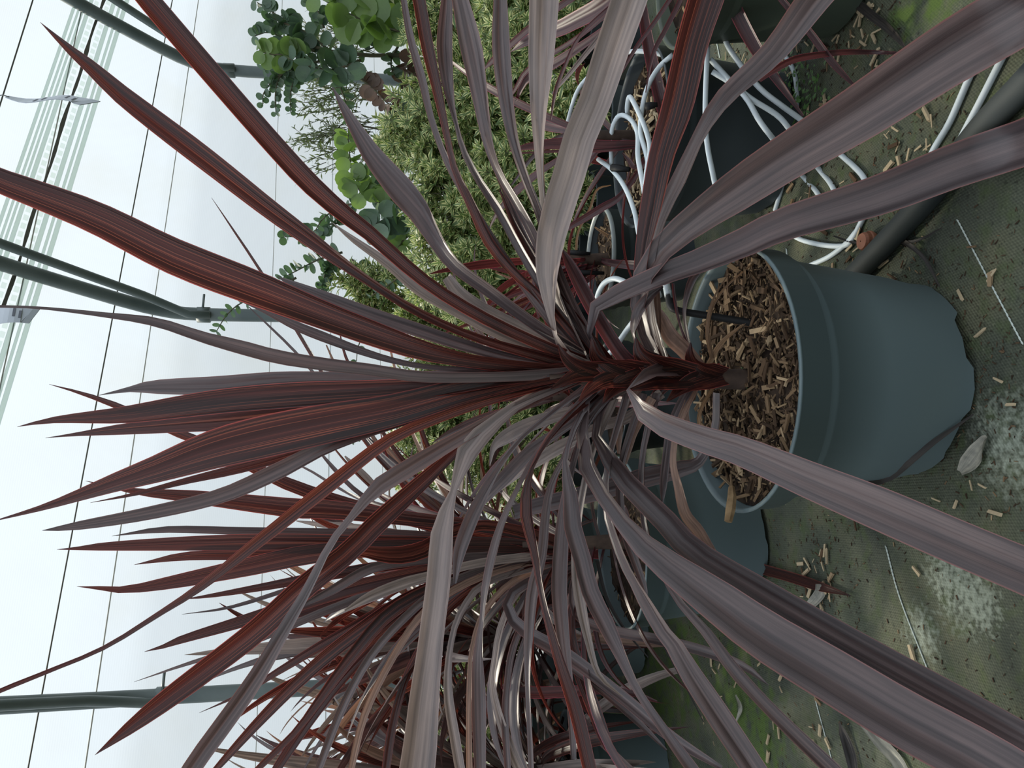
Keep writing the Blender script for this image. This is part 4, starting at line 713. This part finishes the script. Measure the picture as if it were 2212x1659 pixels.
tube_px([(1539,155,1.13),(1580,180,1.12),(1625,215,1.11),(1680,250,1.1),(1712,288,1.1),(1768,364),(1795,398),(1815,440)], 'upper of two close white tubes slanting down the dark pot side')
tube_px([(1535,128,1.13),(1572,169,1.12),(1612,212,1.11),(1640,260,1.1),(1670,300,1.1),(1735,381),(1765,416),(1790,460)], 'lower of two close white tubes slanting down the dark pot side')
tube_px([(1529,100,1.13),(1524,202,1.12),(1524,270,1.115),(1529,321,1.11),(1539,371,1.1),(1547,405,1.1),(1565,450,1.09)], 'upright-hanging white tube crossing the dark pot face')
tube_px([(1665,90),(1691,115),(1714,152),(1721,196),(1719,253),(1710,300)], 'short white tube bowed on the floor beside the green weeds')
tube_px([(2110,140),(2092,172),(2052,263),(2015,327),(1990,390)], 'white tube on the floor, farther of a parallel pair by the hose')
tube_px([(2168,120),(2150,155),(2119,216),(2072,307),(2040,380)], 'white tube on the floor, alongside the thick dark hose')
tube_px([(1690,400),(1687,412),(1680,435),(1674,455)], 'stub of white tube among floor chips below the long mauve leaf')
tube_px([(1868,465),(1858,485),(1843,513),(1826,530),(1782,530),(1731,518),(1700,500)], 'white tube curled round near the terracotta cap')
tube_px([(1850,500),(1826,528),(1790,555),(1748,574),(1720,590)], 'white tube running under the rim of the main pot')
tube_px([(1289,650,1.10),(1293,632,1.09),(1305,612,1.07),(1325,602,1.05),(1345,607,1.03),(1362,618,1.01),(1385,640,1.0)], 'clean white tube arch beside the main crown over the ribbed pot', 0.0040)
tube_px([(1372,690,1.02),(1355,712,1.04),(1330,748,1.06),(1310,770,1.08)], 'white tube peeping between the lower leaf bases of the main stem', 0.004)
t_ = tube_px([(1425,585,1.04),(1435,600,1.02),(1440,620,1.0),(1444,640,0.985)], 'white tube feeding the black drip stake in the main pot', 0.0055)
ds = empty('drip_stake', tuple(ground(1640, 700, zs))); tag(ds, 'black elbowed drip stake pushed into the main pot mulch', 'stake')
e0 = at(1446, 640, 0.985); e1 = at(1452, 662, 0.975); e2 = at(1470, 672, 0.965); e4 = ground(1640, 700, zs - 0.004); e3 = e2 * 0.5 + e4 * 0.5
V, F = tube(catmull(np.array([e0, e1, e2, e3, e4]), 24), [0.0062] * 8 + [0.0055] * 16, 6); obj('stake_shaft', mesh('stake_shaft', V, F, M_black), ds)
V, F = tube([e0 + np.array([0, 0, .001]), e0 - np.array([0, 0, .002])], 0.0095, 12); obj('stake_collar', mesh('stake_collar', V, F, M_steel), ds)
for lab, a, b in (('black drip spike stuck through the ribbed pot mulch', (1228, 545, 1.8), (1275, 548, 1.78)), ('second black drip spike beside the red seedling leaves', (1225, 587, 1.8), (1305, 590, 1.76)), ('black stake lying over the bright chips', (1395, 230, 1.2), (1420, 226, 1.19)), ('black stake tip by the looped tubes', (1322, 362, 1.33), (1360, 366, 1.3))):
    A, B = at(*a), at(*b); V, F = tube([A, (A * .6 + B * .4), B], [0.007, 0.0065, 0.004], 6); o = obj('drip_spike', mesh('drip_spike', V, F, M_black)); tag(o, lab, 'stake', 'black drip spikes')
# thick hose, cap, floor litter
P = np.array([ground(*p, 0.016) for p in ((2290, 100), (2199, 197), (2118, 282), (2002, 428), (1893, 545), (1835, 605))]); V, F = tube(catmull(P, 30), 0.016, 18); o = obj('supply_hose', mesh('supply_hose', V, F, M_hose)); tag(o, 'thick dark grey hose lying on the floor beside the main pot', 'hose')
g = ground(1890, 522); cp = empty('plastic_cap', (g[0], g[1], 0)); tag(cp, 'terracotta-coloured ridged plastic cap on the floor by the hose', 'cap')
V, F = lathe([(0.011, 0), (0.0135, 0.004), (0.0135, 0.018), (0.0115, 0.022), (0.001, 0.023)], (g[0], g[1], 0), 20); obj('cap_body', mesh('cap_body', V, F, M_cap, smooth=False), cp)
V, F = lathe([(0.0142, 0.006), (0.0155, 0.008), (0.0155, 0.011), (0.0142, 0.013)], (g[0], g[1], 0), 20); obj('cap_ridge', mesh('cap_ridge', V, F, M_cap, smooth=False), cp)
def litter(pts, kind, label, name='fallen_leaf', group=None):
    r_ = empty(name, tuple(ground(pts[0][0], pts[0][1]))); tag(r_, label, 'leaf', group); px_leaf(r_, pts, 0.0, kind, 5.0, n=18, name='blade', torn=True)
litter([(1960,1690,26),(1940,1645,26),(1900,1600,26),(1860,1550,22),(1822,1510,14)], 'p', 'long pale grey-green dead leaf lying by the mossy patch')
litter([(2075,1020,14),(2095,1000,34),(2112,978,34),(2125,960,16),(2133,945,3)], 'p', 'curled cream dead leaf on the floor by the main pot')
litter([(1745,1312,14),(1760,1298,20),(1773,1280,22),(1774,1262,20)], 'p', 'pale curled leaf tip beside the dark red fallen leaf')
litter([(1850,1700,10),(1840,1640,22),(1825,1590,18),(1815,1560,3)], 'd', 'dark brown dead leaf on the floor at the path edge')
litter([(2035,492,2),(1980,520,6),(1920,525,6),(1850,525,5),(1800,510,3)], 'd', 'thin dark dead strand across the terracotta cap')
litter([(2030,620,3),(2000,560,8),(1950,520,10),(1900,500,6)], 'd', 'dark withered strap beside the main pot and hose')
litter([(1960,110,3),(1930,70,14),(1880,30,18),(1830,-10,16)], 'd', 'blackened strap leaf lying against the olive pot')
litter([(1590,1560,3),(1600,1530,8),(1590,1500,3)], 'p', 'tiny pale leaf shred on the green moss')
px = [(2103,895,3),(2060,925,10),(2010,960,16),(1960,1000,20),(1915,1035,18),(1860,1045,14),(1800,1040,8)]
r_ = empty('fallen_leaf', tuple(at(2103, 895, 0.8))); tag(r_, 'black dead strap leaf draped across the main pot side', 'leaf')
def on_pot(x, y):                              # where the pixel ray meets the main pot's tapering side
    d = ray(x, y); best = None
    for t in np.linspace(0.6, 1.3, 700):
        p = CAM + d * t; z = p[2]
        if z < 0.004: return p
        if z < 0.254 and math.hypot(p[0] - MC[0], p[1] - MC[1]) < 0.1303 + 0.0385 * z / 0.254: return p
    return p
Pp = np.array([on_pot(a, b) for a, b, _ in px]); Cc = catmull(Pp, 18); Ww = np.interp(np.linspace(0, 1, 18), np.linspace(0, 1, 7), [q[2] for q in px]) * 0.85 / FPX; T = norm(np.gradient(Cc, axis=0)); vv = norm(Cc - CAM); S = norm(np.cross(T, vv)); Nn = -vv
V, F, U = ribbon(Cc - vv * 0.004, S, Nn, Ww, 0.1, 0.02, 1); obj('blade', mesh('blade', V, F, LM['d'], U), r_)
# floor chips: single things
rg = random.Random(77); made = 0
zones = [((1560, 1700), (75, 135), 8), ((1780, 1900), (10, 160), 26), ((1640, 1800), (90, 260), 24), ((1720, 1800), (1180, 1330), 26), ((1900, 2030), (230, 360), 16), ((1700, 1900), (380, 470), 22), ((1780, 1960), (500, 640), 18), ((1780, 2200), (1050, 1250), 10), ((1500, 1800), (1380, 1640), 34), ((1830, 2150), (1400, 1650), 12), ((2000, 2190), (500, 900), 12), ((1440, 1560), (20, 140), 16), ((2040, 2140), (640, 1060), 6)]
for (xa, xb), (ya, yb), n in zones:
    for _ in range(int(n * 1.28)):
        g = ground(rg.uniform(xa, xb), rg.uniform(ya, yb)); s = rg.uniform(0.009, 0.026)
        if math.hypot(g[0] - MC[0], g[1] - MC[1]) < 0.14: continue
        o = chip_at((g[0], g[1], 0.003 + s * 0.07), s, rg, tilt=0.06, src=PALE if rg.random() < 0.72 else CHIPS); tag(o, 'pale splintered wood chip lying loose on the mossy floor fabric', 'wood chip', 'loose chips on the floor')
dm = MB()
for _ in range(2600):                          # crumbs and bark dust
    (xa, xb), (ya, yb), n = rg.choice(zones); g = ground(rg.uniform(xa - 60, xb + 60), rg.uniform(ya - 60, yb + 60)); s = rg.uniform(0.002, 0.007)
    q = np.array(Matrix.Rotation(rg.uniform(0, 6.28), 3, 'Z')); dm.add(CV[rg.randrange(8)] @ q.T * s + np.array([g[0], g[1], 0.001]), CF, [(rg.betavariate(1.2, 3.2), .5)] * 8)
o = dm.build('bark_crumbs', M_chips, None, False); tag(o, 'dark bark crumbs scattered over the floor fabric', 'bark crumbs', kind='stuff')
wd_ = empty('weed_patch', tuple(ground(1720, 190))); tag(wd_, 'low green weeds growing beside the bowed white tube', 'weed'); mw = MB()
for k in range(240):
    g = ground(rg.gauss(1715, 45), rg.gauss(205, 35)); a = rg.uniform(0, 6.28); leafset(mw, np.array([g[0], g[1], rg.uniform(0.002, 0.02)]), np.array([math.cos(a), math.sin(a), 0.3]), np.array([0, 0, 1.0]), rg.uniform(0.006, 0.014), rg.uniform(0.005, 0.009))
tag(mw.build('weed_leaves', G_weed, wd_), kind='stuff')

# ================================================================== hanging tags
def hang_tag(pts, Y, label, wpx, edge, sx):
    C = catmull(np.array([(p[0], p[1], Y) for p in pts], float), 12); P = np.array([at(*c) for c in C]); root = empty('plant_tag', tuple(P[-1])); tag(root, label, 'tag', 'white tags hanging on strings')
    hw = wpx * Y / FPX / 2; V = []; F = []
    S = norm(np.array([math.cos(edge), math.sin(edge), 0])); th = np.array([-S[1], S[0], 0]) * 0.0006
    for i, p in enumerate(P):
        k = 0.35 + 0.65 * min(1, i / 3) if i < 3 else 1.0; s = S * hw * k; tw_ = np.array([-S[1], S[0], 0]) * 0.006 * math.sin(i * 0.6); sh = np.array([0, 0, sx * hw * (0 if i < 10 else 1)])
        V += [p - s + tw_ + th + sh, p + s + tw_ + th - sh, p + s + tw_ - th - sh, p - s + tw_ - th + sh]
    n = len(P)
    for i in range(n - 1):
        for k in range(4): F.append((4 * i + k, 4 * i + (k + 1) % 4, 4 * i + 4 + (k + 1) % 4, 4 * i + 4 + k))
    F += [(0, 1, 2, 3), (4 * n - 4, 4 * n - 1, 4 * n - 2, 4 * n - 3)]
    obj('tag_plate', mesh('tag_plate', V, F, M_tag, smooth=False), root)
    top = P[0]; V, F = tube([top + np.array([0, 0, -0.004]), top + np.array([0.003, 0, 0.008]), top + np.array([0, 0, 0.02]), top + np.array([0, 0, 0.75])], 0.0011, 5); obj('string', mesh('string', V, F, M_wire), root)
    mi = MB(); fr = np.array([-S[1], S[0], 0]); fr = fr * (1 if fr @ (CAM - P[5]) > 0 else -1)
    for i, (a, b) in ((4, (-.7, .3)), (5, (-.6, .6)), (8, (-.3, .7)), (9, (-.5, .4))):
        tw_ = np.array([-S[1], S[0], 0]) * 0.006 * math.sin(i * 0.6); c = P[i] + tw_ + fr * 0.0012; mi.add([c + S * hw * a, c + S * hw * b, c + S * hw * b + np.array([0, 0, .004]), c + S * hw * a + np.array([0, 0, .004])], [(0, 1, 2, 3)])
    tag(mi.build('smudged_print', M_ink, root, False), kind='stuff')
hang_tag([(15, 209), (60, 211), (120, 215), (165, 220), (195, 221)], 1.6, 'narrow white plastic tag turned edge-on, hanging above the long dark leaf tip', 46, 1.05, 0.5)
hang_tag([(-70, 682), (-20, 682), (20, 682), (55, 681), (75, 680)], 1.35, 'blue-white plastic tag hanging behind the twisted mauve leaf', 36, 0.35, 0.5)
